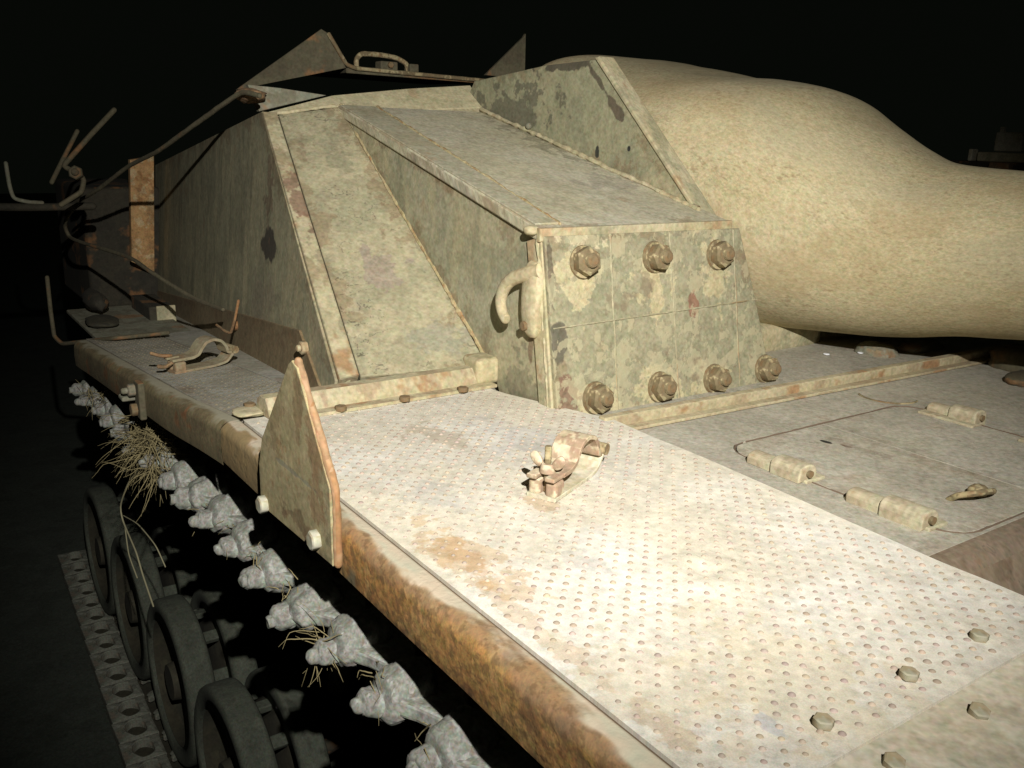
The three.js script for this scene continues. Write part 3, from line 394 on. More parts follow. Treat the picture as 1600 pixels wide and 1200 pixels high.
// ---- cast mantlet and gun sleeve
{
  const C = [[-2.20, 1.80, 1.35, 0.28], [-2.185, 1.87, 1.28, 0.36], [-2.10, 1.90, 1.24, 0.40], [-1.92, 1.872, 1.236, 0.425], [-1.72, 1.838, 1.235, 0.452], [-1.55, 1.824, 1.236, 0.42], [-1.42, 1.796, 1.240, 0.355], [-1.30, 1.733, 1.245, 0.29], [-1.19, 1.68, 1.257, 0.24], [-1.09, 1.645, 1.272, 0.208], [-0.95, 1.635, 1.298, 0.185], [-0.7, 1.63, 1.325, 0.168], [0.2, 1.63, 1.34, 0.155]];
  const EX = [4, 4, 3.8, 3.5, 3.1, 2.8, 2.5, 2.4, 2.25, 2.1, 2.05, 2, 2];
  const cv = new THREE.CatmullRomCurve3(C.map(c => V(c[0], c[1], c[2])), false, 'catmullrom', 0.4), cw = new THREE.CatmullRomCurve3(C.map((c, i) => V(c[3], EX[i], 0)), false, 'catmullrom', 0.4);
  const N = 120, K = 96, pos = [], uv = [], idx = [];
  for (let i = 0; i <= N; i++) { const t = i / N, a = cv.getPoint(t), b = cw.getPoint(t);
    for (let k = 0; k <= K; k++) { const th = k / K * Math.PI * 2, c = Math.cos(th), s = Math.sin(th), e = 2 / b.y, px = Math.sign(c) * Math.abs(c) ** e * b.x, py = Math.sign(s) * Math.abs(s) ** e * (a.y - a.z) / 2;
      const w = (n3(a.x * 7, py * 7, px * 7) - 0.5) * 0.03 + (n3(a.x * 22, py * 22, px * 22) - 0.5) * 0.003; pos.push(a.x, (a.y + a.z) / 2 + py * (1 + w), -1.87 + px * (1 + w)); uv.push((a.x + 2.5) / 1.9, ((k / K * 2.05 + 0.5) % 2.05) / 1.1); } }
  for (let i = 0; i < N; i++) for (let k = 0; k < K; k++) { const a = i * (K + 1) + k, b = a + 1, c = a + K + 1, d = c + 1; idx.push(a, c, b, b, c, d); }
  const g = new THREE.BufferGeometry(); g.setAttribute('position', new THREE.Float32BufferAttribute(pos, 3)); g.setAttribute('uv', new THREE.Float32BufferAttribute(uv, 2)); g.setIndex(idx); g.computeVertexNormals();
  const mm = makeMat(1.9, 1.1, 620, { speck: 0.85, fin: 0.12, A: [0.435, 0.372, 0.245], B: [0.38, 0.32, 0.205], C: [0.455, 0.395, 0.275], bare: 0.4, bareScale: 18, soft: 0.14, bareA: 0.25, dust: 0.6, rust: 0.0, scratch: 0.3, grain: 0.2, bump: 0.0012, off: 6,
    custom: (u, v, o) => { const s = ss(0.62, 0.76, fbm(u * 110, v * 130, 3)) * ss(0.42, 0.6, fbm(u * 5 + 2, v * 6, 4)); mix3(o, [0.2, 0.13, 0.07], s * 0.5); const l = Math.abs(fbm(u * 14 + v * 6, v * 40 - u * 11, 3) - 0.5); mix3(o, [0.22, 0.15, 0.09], 0.5 * (1 - ss(0.002, 0.012, l)) * ss(0.5, 0.62, fbm(u * 10 + 7, v * 12, 3))); const r = ss(0.5, 0.72, fbm(u * 5 + 31, v * 5 + 12, 5)); mix3(o, [0.30, 0.20, 0.105], r * 0.28); const gd = ss(0.5, 0.7, fbm(u * 3 + 11, v * 4 + 50, 4)); mix3(o, [0.34, 0.32, 0.26], gd * 0.25); } });
  part(gun, 'gun_mantlet', g, mm, true);
}

// ---- glacis: two hatch doors with cast hinges, splash strip, sill under the gun
const GY = 1.2;
const HX0 = -0.938, HX1 = -0.528, HZ0 = -1.074, HZ1 = -1.578;
const rrect = (x0, x1, z0, z1, r, y, rad = [1, 1, 1, 1]) => { const pts = [], cs = [[x0 + r, z0 - r, Math.PI, 0], [x1 - r, z0 - r, Math.PI / 2, 1], [x1 - r, z1 + r, 0, 2], [x0 + r, z1 + r, -Math.PI / 2, 3]]; for (const [cx, cz, a, q] of cs) { if (!rad[q]) { pts.push([q === 0 || q === 3 ? x0 : x1, y, q < 2 ? z0 : z1]); continue; } for (let i = 0; i <= 6; i++) { const t = a - i / 6 * Math.PI / 2; pts.push([cx + r * Math.cos(t), y, cz + r * Math.sin(t)]); } } return pts; };
const glTex = { warm: 0.35, edge: 0.2, A: [0.385, 0.36, 0.305], B: [0.31, 0.285, 0.245], C: [0.42, 0.395, 0.35], soft: 0.09, bare: 0.44, bareScale: 7, dust: 0.7, rust: 0.10, rustScale: 9, scratch: 0.35, grain: 0.18, bump: 0.0012 };
const glacis = plate(gun, 'glacis_plate', [[-1.45, GY, -0.9], [-1.45, GY, -2.85], [-0.53, GY, -2.85], [-0.53, GY, -0.9]], 0.03, [0, 1, 0], null, { bevel: 0.0006, ppm: 560, tex: { ...glTex, off: 50 }, holes: [rrect(HX0, HX1 - 0.008, HZ0, HZ1, 0.05, GY)] });
part(glacis, 'hatch_seat', box(HX0 - 0.02, HX1 + 0.0, GY - 0.06, GY - 0.045, HZ1 - 0.02, HZ0 + 0.02), M.gap);
const hatch = (z0, z1, rad, off) => { const h = plate(gun, 'hatch_door', rrect(HX0 + 0.0035, HX1 - 0.0115, z0, z1, 0.048, GY + 0.0003, rad), 0.022, [0, 1, 0], null, { bevel: 0.0008, ppm: 800, tex: { ...glTex, A: [0.40, 0.37, 0.305], off }, marks: off === 60 ? [{ p: [-0.868, GY, -1.25], w: 0.013, h: 0.006, c: [0.02, 0.018, 0.015], a: 1, rag: 0.5 }, { p: [-0.838, GY, -1.262], w: 0.01, h: 0.005, c: [0.12, 0.07, 0.04], a: 1 }, { p: [-0.83, GY, -1.27], w: 0.05, h: 0.012, c: [0.26, 0.22, 0.18], a: 0.6, rag: 2 }] : [] }); return h; };
part(glacis, 'hatch_gap_ring', tube([...rrect(HX0 + 0.0008, HX1 - 0.0088, HZ0 - 0.0008, HZ1 + 0.0008, 0.049, GY - 0.0002), [HX0 + 0.0008, GY - 0.0002, HZ0 - 0.06]], 0.0017, { seg: 300, rad: 6, curve: 0.02, lump: 0.0009 }), flat([0.13, 0.09, 0.06]));  // rust-brown ring added over the door gap, hiding its lit wall
const h1 = hatch(HZ0 - 0.0035, -1.3288, [1, 1, 0, 0], 60), h2 = hatch(-1.3295, HZ1 + 0.0035, [0, 0, 1, 1], 70);
part(gun, 'glacis_front_edge', (() => { const c = []; for (let i = 0; i <= 8; i++) { const a = i / 8 * 0.95; c.push([-0.5295 + 0.05 * Math.sin(a), GY - 0.05 * (1 - Math.cos(a))]); } c.push([-0.27, GY - 0.30]); const g = new THREE.ExtrudeGeometry(new THREE.Shape([...c.map(p => new THREE.Vector2(...p)), ...c.slice().reverse().map(p => new THREE.Vector2(p[0] - 0.012, p[1] - 0.02))]), { depth: 1.95, bevelEnabled: false }); g.translate(0, 0, -2.85); return g; })(), tile({ A: [0.20, 0.15, 0.115], B: [0.12, 0.08, 0.055], C: [0.26, 0.215, 0.18], bare: 0.42, bareScale: 16, rust: 0.2, rustScale: 18, scratch: 0.5, off: 88 }));
function hinge(x0, z, len, dir, mat) {
  const h = grp(gun, 'hatch_hinge'), k = (a, b, r) => { const g = new THREE.CylinderGeometry(r, r, b - a, 20); g.rotateZ(Math.PI / 2); g.translate((a + b) / 2, 0, 0); g.scale(1, 1, 1.15); return g; };
  const arch = (x0_, x1_, w, hgt) => { const S = new THREE.Shape(); S.moveTo(-w, -0.004); S.lineTo(-w, hgt * 0.35); S.bezierCurveTo(-w * 0.95, hgt * 1.08, w * 0.95, hgt * 1.08, w, hgt * 0.35); S.lineTo(w, -0.004); const hole = new THREE.Path(); hole.absellipse(0, hgt * 0.42, w * 0.36, hgt * 0.3, 0, 6.2832); S.holes.push(hole); const g = new THREE.ExtrudeGeometry(S, { depth: x1_ - x0_ - 0.006, bevelEnabled: true, bevelThickness: 0.003, bevelSize: 0.003, bevelOffset: -0.003, bevelSegments: 3, curveSegments: 10 }); g.rotateY(Math.PI / 2); g.translate(x0_ + 0.003, 0, 0); const p = g.attributes.position; for (let i = 0; i < p.count; i++) { const k = (n3(p.getX(i) * 60 + x0 * 40, p.getY(i) * 60, p.getZ(i) * 60) - 0.5) * 0.0025; p.setY(i, p.getY(i) + k); p.setZ(i, p.getZ(i) + k); } g.computeVertexNormals(); return g; };
  part(h, 'large_knuckle', arch(len * 0.46, len * 0.98, 0.0195, 0.0245), mat);
  part(h, 'small_knuckle', arch(len * 0.02, len * 0.45, 0.0155, 0.016), mat);
  part(h, 'hinge_pin', (() => { const g = k(len * 0.5, len * 1.02, 0.0055); g.translate(0, 0.0085, 0); return g; })(), M.nut);
  part(h, 'hinge_leaf', box(-0.004, len * 1.03, -0.006, 0.0005, dir > 0 ? -0.035 : -0.01, dir > 0 ? 0.01 : 0.035, 0.003), mat);
  h.position.set(x0, GY + 0.004, z); return h;
}
const hingeMat = tile({ A: [0.39, 0.35, 0.26], B: [0.3, 0.24, 0.17], C: [0.43, 0.40, 0.33], bare: 0.36, bareScale: 26, rust: 0.2, rustScale: 30, bump: 0.001, off: 29 });
hinge(-0.872, -1.072, 0.108, 1, hingeMat); hinge(-0.695, -1.072, 0.122, 1, hingeMat); hinge(-0.885, -1.58, 0.1, -1, hingeMat); hinge(-0.70, -1.58, 0.115, -1, hingeMat);
part(gun, 'hatch_handle', tube([[-0.618, GY, -1.19], [-0.604, GY + 0.012, -1.188], [-0.588, GY + 0.017, -1.205], [-0.584, GY + 0.015, -1.235], [-0.592, GY + 0.008, -1.258], [-0.6, GY, -1.265]], 0.0045, { seg: 24 }), M.nut);
part(gun, 'hatch_lug', (() => { const g = lump(0.012, 0.01, 0.014, 2.6, 0.12, 2, 4, 3); g.translate(-0.606, GY + 0.006, -1.243); return g; })(), M.nut);
part(gun, 'splash_strip', (() => { const g = join([box(-1.4, 0, 0, 0.024, -0.010, 0.010, 0.004), box(-1.4, 0, 0, 0.006, -0.03, 0.0, 0.002)]); g.rotateY(-Math.PI / 2 - 0.035); g.rotateY(Math.PI); g.rotateY(Math.PI); g.translate(-1.102, GY + 0.001, -0.96); return g; })(), tile({ A: [0.39, 0.335, 0.235], B: [0.27, 0.19, 0.13], C: [0.42, 0.37, 0.3], bare: 0.38, bareScale: 18, rust: 0.3, rustScale: 14, off: 99 }));
{ const a = lump(0.06, 0.04, 0.19, 5, 0.04, 2, 2, 4); a.translate(-1.42, GY + 0.025, -1.72); part(gun, 'gun_sill', a, M.tan);
  const b = lump(0.05, 0.03, 0.3, 5, 0.04, 2, 6, 4); b.translate(-1.44, GY + 0.015, -2.2); part(gun, 'gun_sill', b, M.tan);
  const c = lump(0.045, 0.02, 0.035, 3.4, 0.14, 2.4, 8, 4); c.translate(-1.225, GY + 0.004, -1.915); part(gun, 'sill_lug', c, M.steel);
  const d = lump(0.03, 0.016, 0.07, 3.4, 0.12, 2.4, 1, 4); d.translate(-1.20, GY + 0.004, -2.06); part(gun, 'sill_lug', d, M.steel);
  const e = lump(0.06, 0.035, 0.07, 4, 0.12, 2, 3, 3); e.translate(-0.97, GY + 0.012, -2.10); part(gun, 'vent_cover', e, M.dark);
  const f = lump(0.03, 0.014, 0.05, 3, 0.12, 2, 7, 3); f.translate(-0.90, GY + 0.008, -1.96); part(gun, 'vent_cover', f, M.dark);
  part(gun, 'scored_ring', (() => { const g = new THREE.TorusGeometry(0.055, 0.0022, 6, 40, 2.6); g.rotateX(Math.PI / 2); g.rotateY(0.3); g.translate(-0.985, GY + 0.0005, -1.60); return g; })(), M.nut); }

// ---- open roof hatch with its upright flaps
{
  const h = grp(gun, 'roof_hatch'), hm = M.dark;
  plate(h, 'hatch_cover', [[-2.5, 1.846, -1.15], [-2.5, 1.840, -1.60], [-2.9, 1.85, -1.64], [-2.9, 1.852, -1.2]], 0.014, [0, 1, 0], hm, { bevel: 0.002 });
  plate(h, 'upright_flap', [[-2.62, 1.775, -0.87], [-2.51, 1.944, -1.082], [-2.50, 1.935, -1.094], [-2.5, 1.846, -1.15]], 0.012, [1, 0, 0.4], hm, { bevel: 0.002 });
  plate(h, 'upright_flap', [[-2.5, 1.853, -1.62], [-2.5, 1.975, -1.762], [-2.5, 1.986, -1.77], [-2.5, 1.85, -1.772]], 0.012, [1, 0, 0], hm, { bevel: 0.002 });
  part(h, 'rim', tube([[-2.495, 1.93, -1.098], [-2.495, 1.856, -1.148], [-2.495, 1.846, -1.18], [-2.495, 1.842, -1.35], [-2.495, 1.836, -1.62]], 0.006, { seg: 60, curve: 0.1 }), M.nut);
  part(h, 'handle', tube([[-2.52, 1.846, -1.192], [-2.52, 1.872, -1.192], [-2.52, 1.888, -1.21], [-2.52, 1.889, -1.27], [-2.52, 1.884, -1.32], [-2.52, 1.87, -1.352], [-2.52, 1.846, -1.36]], 0.0075, { seg: 40, curve: 0.3 }), M.nut);
  part(h, 'catch_block', box(-2.54, -2.50, 1.845, 1.872, -1.315, -1.26, 0.004), hm);
  part(h, 'catch_block', box(-2.54, -2.50, 1.845, 1.87, -1.385, -1.355, 0.004), hm);
  place(h, 'bolt', hexHead(0.009, 0.01), M.nut, [-2.499, 1.862, -1.288], [1, 0, 0]);
}

// ---- bent rods and forked holder at the rear
part(gun, 'bent_rod', tube([[-2.067, 1.745, -0.74], [-2.123, 1.752, -0.72], [-2.192, 1.728, -0.70], [-2.377, 1.663, -0.66], [-2.548, 1.608, -0.63], [-2.753, 1.561, -0.60], [-2.962, 1.482, -0.55], [-3.20, 1.425, -0.52]], 0.0058, { seg: 80, lump: 0.0008 }), M.dark);
{ const g = lump(0.05, 0.016, 0.03, 2.4, 0.25, 2.2, 3, 4); g.translate(-2.17, 1.747, -0.755); part(gun, 'twisted_clip', g, M.rusty); }
part(gun, 'bent_rod', tube([[-3.143, 1.423, -0.52], [-3.20, 1.383, -0.50], [-3.255, 1.348, -0.50], [-3.253, 1.317, -0.51], [-3.127, 1.313, -0.52], [-2.754, 1.308, -0.58], [-2.59, 1.287, -0.60], [-2.382, 1.246, -0.65], [-2.226, 1.238, -0.68]], 0.0055, { seg: 80, lump: 0.0008 }), M.dark);
part(gun, 'wire_hook', tube([[-2.073, 1.286, -0.67], [-2.077, 1.241, -0.66], [-2.096, 1.207, -0.655], [-2.128, 1.206, -0.65], [-2.186, 1.209, -0.65]], 0.0035, { seg: 30, curve: 0.2 }), M.rusty);
{
  const f = grp(gun, 'forked_holder');
  part(f, 'fork', tube([[-2.9, 1.713, -0.606], [-2.9, 1.64, -0.535], [-2.9, 1.558, -0.46], [-2.9, 1.546, -0.472], [-2.9, 1.519, -0.507], [-2.9, 1.483, -0.497], [-2.9, 1.447, -0.441]], 0.0075, { seg: 60, curve: 0.15 }), M.dark);
  part(f, 'fork', tube([[-2.95, 1.651, -0.511], [-2.95, 1.579, -0.47], [-2.95, 1.507, -0.43]], 0.0065, { seg: 20 }), M.dark);
  place(f, 'clamp_nut', hexHead(0.02, 0.024, 0.01), M.dark, [-2.892, 1.535, -0.488], [1, 0.2, 0.3], 0.3);
  part(f, 'cross_bar', tube([[-3.1, 1.43, -0.25], [-3.1, 1.425, -0.384], [-3.1, 1.425, -0.56]], 0.012, { seg: 20 }), M.hull);
  part(f, 'cross_bar', tube([[-3.1, 1.554, -0.335], [-3.1, 1.49, -0.338], [-3.1, 1.453, -0.347], [-3.1, 1.441, -0.385], [-3.1, 1.438, -0.42]], 0.006, { seg: 30 }), M.steel);
}
part(gun, 'corner_rod', tube([[-2.956, 1.233, -0.392], [-2.95, 1.135, -0.391], [-2.93, 1.062, -0.391], [-2.88, 1.047, -0.405], [-2.62, 1.106, -0.50], [-2.578, 1.116, -0.63]], 0.0062, { seg: 60, curve: 0.12 }), M.dark);
{ const b = grp(gun, 'stowage_block'); part(b, 'block', box(-3.15, -2.91, 1.05, 1.13, -0.735, -0.66, 0.006), M.hull); part(b, 'block_lit_face', box(-2.909, -2.90, 1.06, 1.132, -0.738, -0.68, 0.003), M.tan); part(b, 'base_plate', box(-3.2, -2.62, 1.075, 1.088, -0.73, -0.47, 0.004), M.steel);  // lit front and shaded body put into colour: tan face, near-black block
  const g = lump(0.07, 0.012, 0.045, 3, 0.15, 2, 14, 3); g.translate(-2.9, 1.10, -0.52); part(b, 'loose_cover', g, M.wheel); const k = lump(0.10, 0.03, 0.03, 2.5, 0.2, 2, 15, 3); k.translate(-3.1, 1.13, -0.54); part(b, 'fitting', k, M.hull); }
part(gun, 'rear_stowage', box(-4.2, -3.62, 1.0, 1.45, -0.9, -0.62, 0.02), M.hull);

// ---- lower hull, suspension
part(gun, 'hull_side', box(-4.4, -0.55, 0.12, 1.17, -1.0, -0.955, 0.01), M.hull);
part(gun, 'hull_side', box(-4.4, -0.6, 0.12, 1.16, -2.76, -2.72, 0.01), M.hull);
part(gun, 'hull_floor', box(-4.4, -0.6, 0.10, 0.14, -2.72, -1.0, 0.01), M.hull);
part(gun, 'far_fender', box(-4.2, -0.35, 1.205, 1.215, -3.33, -2.8, 0.003), M.steel);
const TOPW = 0.40, WR = 0.235, wx = [-1.39, -1.87, -2.36, -2.85, -3.33];
const tyreG = (z, w, rim) => { const r = WR, i = rim, p = [[i, -w / 2], [r - 0.012, -w / 2], [r - 0.003, -w / 2 + 0.005], [r, -w / 2 + 0.013], [r, w / 2 - 0.013], [r - 0.003, w / 2 - 0.005], [r - 0.012, w / 2], [i, w / 2], [i, -w / 2]].map(a => new THREE.Vector2(...a)); const g = new THREE.LatheGeometry(p, 72); g.rotateX(Math.PI / 2); g.translate(0, 0, z); return g; };
const discG = (z, s) => { const p = [[0.0, 0.01], [0.05, 0.012], [0.07, -0.012], [0.13, -0.02], [0.165, -0.002], [0.178, 0.03], [0.184, 0.03], [0.184, -0.03], [0.0, -0.032]].map(a => new THREE.Vector2(a[0], a[1] * s)); const g = new THREE.LatheGeometry(p, 60); g.rotateX(Math.PI / 2); g.translate(0, 0, z); return g; };
const tG = [boxUV(tyreG(-0.543, 0.078, 0.182)), boxUV(tyreG(-0.663, 0.07, 0.182)), boxUV(discG(-0.543, 1)), boxUV(discG(-0.663, -1)), (() => { const h = new THREE.CylinderGeometry(0.05, 0.06, 0.05, 24); h.rotateX(Math.PI / 2); h.translate(0, 0, -0.535); return boxUV(h); })(), boxUV(box(-0.016, 0.016, 0.164, 0.182, -0.63, -0.58, 0.004))];
for (const x of wx) {
  const w = grp(gun, 'road_wheel'); w.position.set(x, TOPW - WR, 0);
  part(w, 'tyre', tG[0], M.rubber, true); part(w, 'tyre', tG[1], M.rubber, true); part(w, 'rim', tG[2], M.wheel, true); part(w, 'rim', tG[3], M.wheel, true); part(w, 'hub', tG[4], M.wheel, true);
  for (let k = 0; k < 10; k++) { const m = part(w, 'hub_bolt', tG[5], M.rubber, true); m.rotation.z = k * Math.PI / 5 + x; }
  const arm = part(gun, 'swing_arm', tube([[x, TOPW - WR, -0.70], [x + 0.06, 0.26, -0.85], [x + 0.12, 0.36, -0.96]], 0.035, { seg: 12 }), M.hull);
}
part(gun, 'shock_absorber', tube([[-1.70, 0.62, -0.80], [-1.80, 0.43, -0.79], [-1.83, 0.36, -0.79]], 0.03, { seg: 14 }), tile({ A: [0.2, 0.15, 0.08], B: [0.13, 0.1, 0.06], bare: 0.4, rust: 0.3 }));
{ const g = lump(0.03, 0.03, 0.03, 2.2, 0.12, 2, 21, 3); g.translate(-1.42, 0.62, -0.70); part(gun, 'bump_stop', g, M.mud); }

// ---- tracks. Upper run: links caked with mud; lower run: hollow links on the floor
const clods = [0, 1, 2, 3].map(i => {
  const k = (g, x, y, z, ry = 0, rx = 0) => { g.rotateX(rx); g.rotateY(ry); g.translate(x, y, z); return g; };
  const drum = (r0, r1, z0, z1, sd, amp) => { const P = []; for (let a = 0; a <= 20; a++) { const t = a / 20, e = Math.pow(Math.max(0, 1 - Math.pow(Math.abs(2 * t - 1), 5)), 0.4); P.push(new THREE.Vector2(Math.max(0.0005, (r0 + (r1 - r0) * t) * e), z0 + (z1 - z0) * t)); } const g = new THREE.LatheGeometry(P, 40); g.rotateX(Math.PI / 2); const p = g.attributes.position; for (let q = 0; q < p.count; q++) { const x = p.getX(q), y = p.getY(q), z = p.getZ(q), f = 1 + amp * ((n3(x * 38 + sd, y * 38, z * 38) - 0.5) * 2 + (n3(x * 110, y * 110 + sd, z * 110) - 0.5) * 1.1 + (n3(x * 260, y * 260 + sd, z * 260) - 0.5) * 0.5); p.setXYZ(q, x * f, y * f * (y < 0 ? 0.92 : 1.04), z + (n3(x * 60, y * 60, sd) - 0.5) * amp * 0.05); } let m = g.index ? g : g; m.deleteAttribute('uv'); m.deleteAttribute('normal'); m = mergeVertices(m, 1e-5); m.computeVertexNormals(); return m; };
  return join([drum(0.043, 0.034, -0.05, 0.045, i * 9, 0.16), k(drum(0.023, 0.019, 0.0, 0.05, 30 + i * 7, 0.16), -0.010 + 0.003 * i, -0.006, 0.022), k(drum(0.012, 0.010, 0, 0.02, 60 + i, 0.2), -0.010 + 0.003 * i, -0.007, 0.062)]);
}).map(boxUV);
const bodyG = boxUV(join([box(-0.045, 0.045, -0.02, 0.004, -0.36, -0.02, 0.006), box(-0.02, 0.02, -0.006, 0.075, -0.14, -0.11, 0.006)]));
const webG = boxUV((() => { const s = new THREE.Shape([[0.01, -0.03], [0.03, -0.052], [0.055, -0.03], [0.09, -0.012], [0.125, -0.02], [0.13, 0.03], [0.09, 0.012], [0.05, 0.03], [0.02, 0.052]].map(p => new THREE.Vector2(...p))); const g = new THREE.ExtrudeGeometry(s, { depth: 0.012, bevelEnabled: true, bevelThickness: 0.004, bevelSize: 0.004, bevelSegments: 2 }); g.rotateX(Math.PI / 2); return g; })());
const clodAt = [[-0.60, 1.03], [-0.736, 1.028], [-0.862, 1.026], [-1.003, 1.023], [-1.136, 1.015], [-1.273, 1.010], [-1.405, 1.010], [-1.537, 1.006], [-1.653, 1.004], [-1.786, 0.994], [-1.93, 0.995], [-2.07, 0.985], [-2.21, 0.978], [-2.35, 0.97], [-2.49, 0.96], [-2.63, 0.95], [-2.77, 0.94]];
clodAt.forEach(([x, y], i) => {
  const l = grp(gun, 'track_link'); l.position.set(x, y - 0.010, -0.458 + rr(-0.005, 0.005)); l.rotation.set(rr(-0.12, 0.12), rr(-0.1, 0.1), rr(-0.15, 0.15));
  part(l, 'link_body', bodyG, M.steel, true); part(l, 'web', webG, M.mud, true).position.set(0, 0.006, -0.026);
  const m = part(l, 'mud', clods[i % 4], M.mud, true); m.scale.set(rr(0.9, 1.04), rr(0.84, 0.96), rr(0.74, 0.86));
});
{
  const s = new THREE.Shape([[-0.05, -0.008], [0.05, -0.008], [0.05, 0.10], [-0.05, 0.10]].map(p => new THREE.Vector2(...p))); const hole = (cx, cy, rx, ry) => { const p = new THREE.Path(); p.absellipse(cx, cy, rx, ry, 0, Math.PI * 2); return p; };
  s.holes.push(hole(0, 0.050, 0.041, 0.031));
  const g = new THREE.ExtrudeGeometry(s, { depth: 0.026, bevelEnabled: true, bevelThickness: 0.004, bevelSize: 0.005, bevelOffset: -0.004, bevelSegments: 2, curveSegments: 12 }); g.rotateX(-Math.PI / 2); g.translate(0, 0.006, 0); { const p = g.attributes.position; for (let i = 0; i < p.count; i++) { const x = p.getX(i), y = p.getY(i), z = p.getZ(i); p.setXYZ(i, x + (n3(x * 60, y * 60, z * 60) - 0.5) * 0.005, y + (y > 0.02 ? (n3(x * 40 + 5, y * 9, z * 40) - 0.5) * 0.012 : 0), z + (n3(x * 60, y * 60 + 9, z * 60) - 0.5) * 0.005); } g.computeVertexNormals(); }
  const base = boxUV(join([g, box(-0.018, 0.018, 0.01, 0.09, -0.205, -0.175, 0.006), (() => { const r = lump(0.02, 0.012, 0.02, 2.5, 0.3, 2, 31, 2); r.translate(-0.03, 0.03, -0.13); return r; })()]));
  const pan = boxUV(box(-0.05, 0.05, 0.002, 0.008, -0.29, -0.001, 0.002));  // pan gets a near-black material: shade of the link hollows put into colour
  const lm = tile({ warm: 0, A: [0.12, 0.125, 0.095], B: [0.07, 0.07, 0.055], C: [0.20, 0.205, 0.165], bare: 0.4, bareScale: 26, dust: 0.8, rust: 0.1, grain: 0.35, bump: 0.003, off: 59 });
  for (let i = 0; i < 24; i++) { const l = grp(gun, 'lower_track_link'); part(l, 'frame', base, lm, true); part(l, 'pan', pan, M.wheel, true); l.position.set(-1.35 - i * 0.108, -0.098, -0.345 - i * 0.0045); l.rotation.y = rr(-0.02, 0.02); }
}
for (const c of gun.children) c.position.sub(BASE); gun.position.copy(BASE);

// ================================================================ LOOSE STRAW ON THE TRACK
function straw(name, label, c, n, len, spread, r, sd, mat = M.straw, down = 0.4) {
  seed = sd; const l = [];
  for (let i = 0; i < n; i++) { // every stem wanders, sags and kinks once
    const L = rr(len * 0.35, len), p = V(rr(-1, 1) * spread[0], rr(-1, 1) * spread[1], rr(-1, 1) * spread[2]), d = V(rr(-1.3, 1.1), rr(-0.8, 0.35), rr(-0.3, 0.55)).normalize(), k = [p.clone()], kink = Math.floor(rr(2, 6));
    for (let j = 1; j < 7; j++) { d.add(V(rr(-1, 1), rr(-1, 0.7) - down * 0.5, rr(-1, 1)).multiplyScalar(j === kink ? 0.75 : 0.22)).normalize(); p.addScaledVector(d, L / 6); k.push(p.clone()); }
    const g = new THREE.TubeGeometry(new THREE.CatmullRomCurve3(k), 12, r * rr(0.5, 1.3), 4), q = g.attributes.position, cv = new THREE.CatmullRomCurve3(k);
    for (let a = 0; a <= 12; a++) { const o = cv.getPointAt(a / 12), f = 1 - 0.7 * (a / 12) ** 2; for (let b = 0; b <= 4; b++) { const t = a * 5 + b; q.setXYZ(t, o.x + (q.getX(t) - o.x) * f, o.y + (q.getY(t) - o.y) * f, o.z + (q.getZ(t) - o.z) * f); } }
    l.push(g); }
  const m = part(scene, name, join(l), mat); m.position.copy(v3(c)); return tag(m, label, 'straw', name === 'straw_clump' ? 'straw clumps on the upper track run' : 'straw tufts on the muddy track links');
}
straw('straw_clump', 'large shaggy clump of dry straw hanging off the upper track run', [-1.965, 1.005, -0.43], 420, 0.12, [0.10, 0.045, 0.025], 0.0009, 101, M.straw, 0.3);
straw('straw_clump', 'faint straw clump farthest back on the track, below the bent corner rod', [-2.55, 0.97, -0.44], 70, 0.08, [0.07, 0.02, 0.03], 0.0009, 102, M.straw, 0.6).name = 'straw_clump_001';
[['wispy straw tuft on the muddy link just below the large straw clump', -1.545, 1.0, 10, 0.055], ['small straw wisps stuck to the muddy link left of the marker plate foot', -1.40, 1.02, 7, 0.04], ['green-tinged straw wisps on the link below the marker plate', -1.273, 1.035, 9, 0.04], ['few straw stems on the link below the front bolt of the marker plate', -1.14, 1.035, 8, 0.045], ['bristling straw tuft on the brightly lit link beyond the marker plate', -1.01, 1.01, 36, 0.075], ['two or three straw stems across the second nearest muddy link', -0.86, 1.055, 6, 0.06], ['short straw stems on the nearest muddy link at the bottom edge', -0.735, 1.045, 6, 0.05]]
  .forEach(([lab, x, y, n, L], i) => { const m = straw('straw_tuft', lab, [x - 0.012, y, -0.425], n, L, [0.022, 0.016, 0.012], 0.0008, 110 + i); m.name = i ? `straw_tuft_${String(i).padStart(3, '0')}` : 'straw_tuft'; });
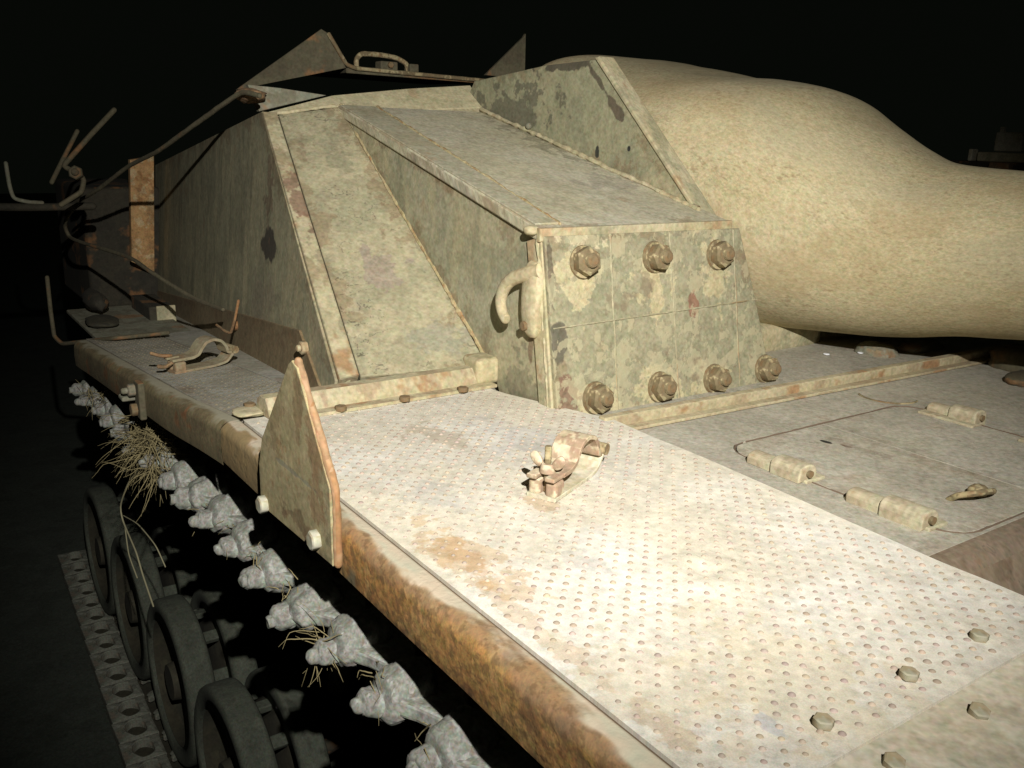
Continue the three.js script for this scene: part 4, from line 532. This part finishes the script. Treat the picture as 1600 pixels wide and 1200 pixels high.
{ const m = part(scene, 'dry_stem', join([tube([[-2.03, 0.93, -0.41], [-2.097, 0.878, -0.40], [-2.157, 0.803, -0.39], [-2.145, 0.766, -0.39], [-2.03, 0.735, -0.39], [-1.978, 0.70, -0.39], [-1.897, 0.66, -0.39]], 0.002, { seg: 40, rad: 5 }), tube([[-2.134, 0.785, -0.39], [-2.03, 0.80, -0.40], [-1.923, 0.79, -0.41], [-1.89, 0.75, -0.42]], 0.0014, { seg: 24, rad: 5 }), tube([[-2.13, 0.76, -0.39], [-2.06, 0.72, -0.38], [-1.99, 0.69, -0.38]], 0.0016, { seg: 24, rad: 5 }), tube([[-2.2, 0.87, -0.40], [-2.12, 0.9, -0.41], [-2.02, 0.94, -0.42]], 0.0017, { seg: 24, rad: 5 })]), M.stem); tag(m, 'long forked dry stem dangling below the large straw clump', 'dry stem'); }
// two white chips lying under the gun
[[-1.272, -1.79, 'left of two white chips on the ledge under the gun'], [-1.24, -1.875, 'right of two white chips on the ledge under the gun']].forEach(([x, z, lab], i) => { const m = part(scene, i ? 'paint_chip_001' : 'paint_chip', lump(0.007, 0.002, 0.006, 3, 0.3, 2, i * 3, 2), M.white); m.position.set(x, GY + 0.0025, z); tag(m, lab, 'paint chip', 'white chips on the ledge under the gun'); });

// ================================================================ ANOTHER VEHICLE IN THE DARK BEHIND THE GUN
{
  const t = grp(scene, 'parked_vehicle'); t.position.set(-1.94, 0.537, -3.81); t.scale.setScalar(0.68); tag(t, 'dim tan vehicle top showing in the dark above the gun sleeve', 'armoured vehicle');
  const m = M.dusty; part(t, 'hull', box(-0.55, 1.6, -0.92, 1.52, -1.2, 0.2, 0.02), M.nut); part(t, 'deck', box(-0.35, 1.4, 1.52, 1.60, -0.8, 0.2, 0.01), M.hull);
  part(t, 'cupola', box(-0.06, 0.10, 1.66, 1.77, -0.1, 0.16, 0.012), m); part(t, 'cupola_base', box(-0.14, 0.16, 1.60, 1.655, -0.1, 0.18, 0.01), M.tan); part(t, 'hatch_lip', box(-0.02, 0.1, 1.56, 1.60, 0.2, 0.26, 0.01), M.rusty);
  part(t, 'post', box(0.085, 0.105, 1.76, 1.80, 0.1, 0.13, 0.004), m); part(t, 'post', box(-0.055, -0.03, 1.76, 1.80, 0.1, 0.13, 0.004), m); part(t, 'fitting', box(0.2, 0.30, 1.60, 1.65, 0.12, 0.19, 0.008), m); part(t, 'fitting', box(-0.19, -0.165, 1.60, 1.67, 0.12, 0.19, 0.008), m);
}
scene.traverse(o => { if (o.isMesh) { o.castShadow = true; o.receiveShadow = true; } });
renderer.render(scene, camera);
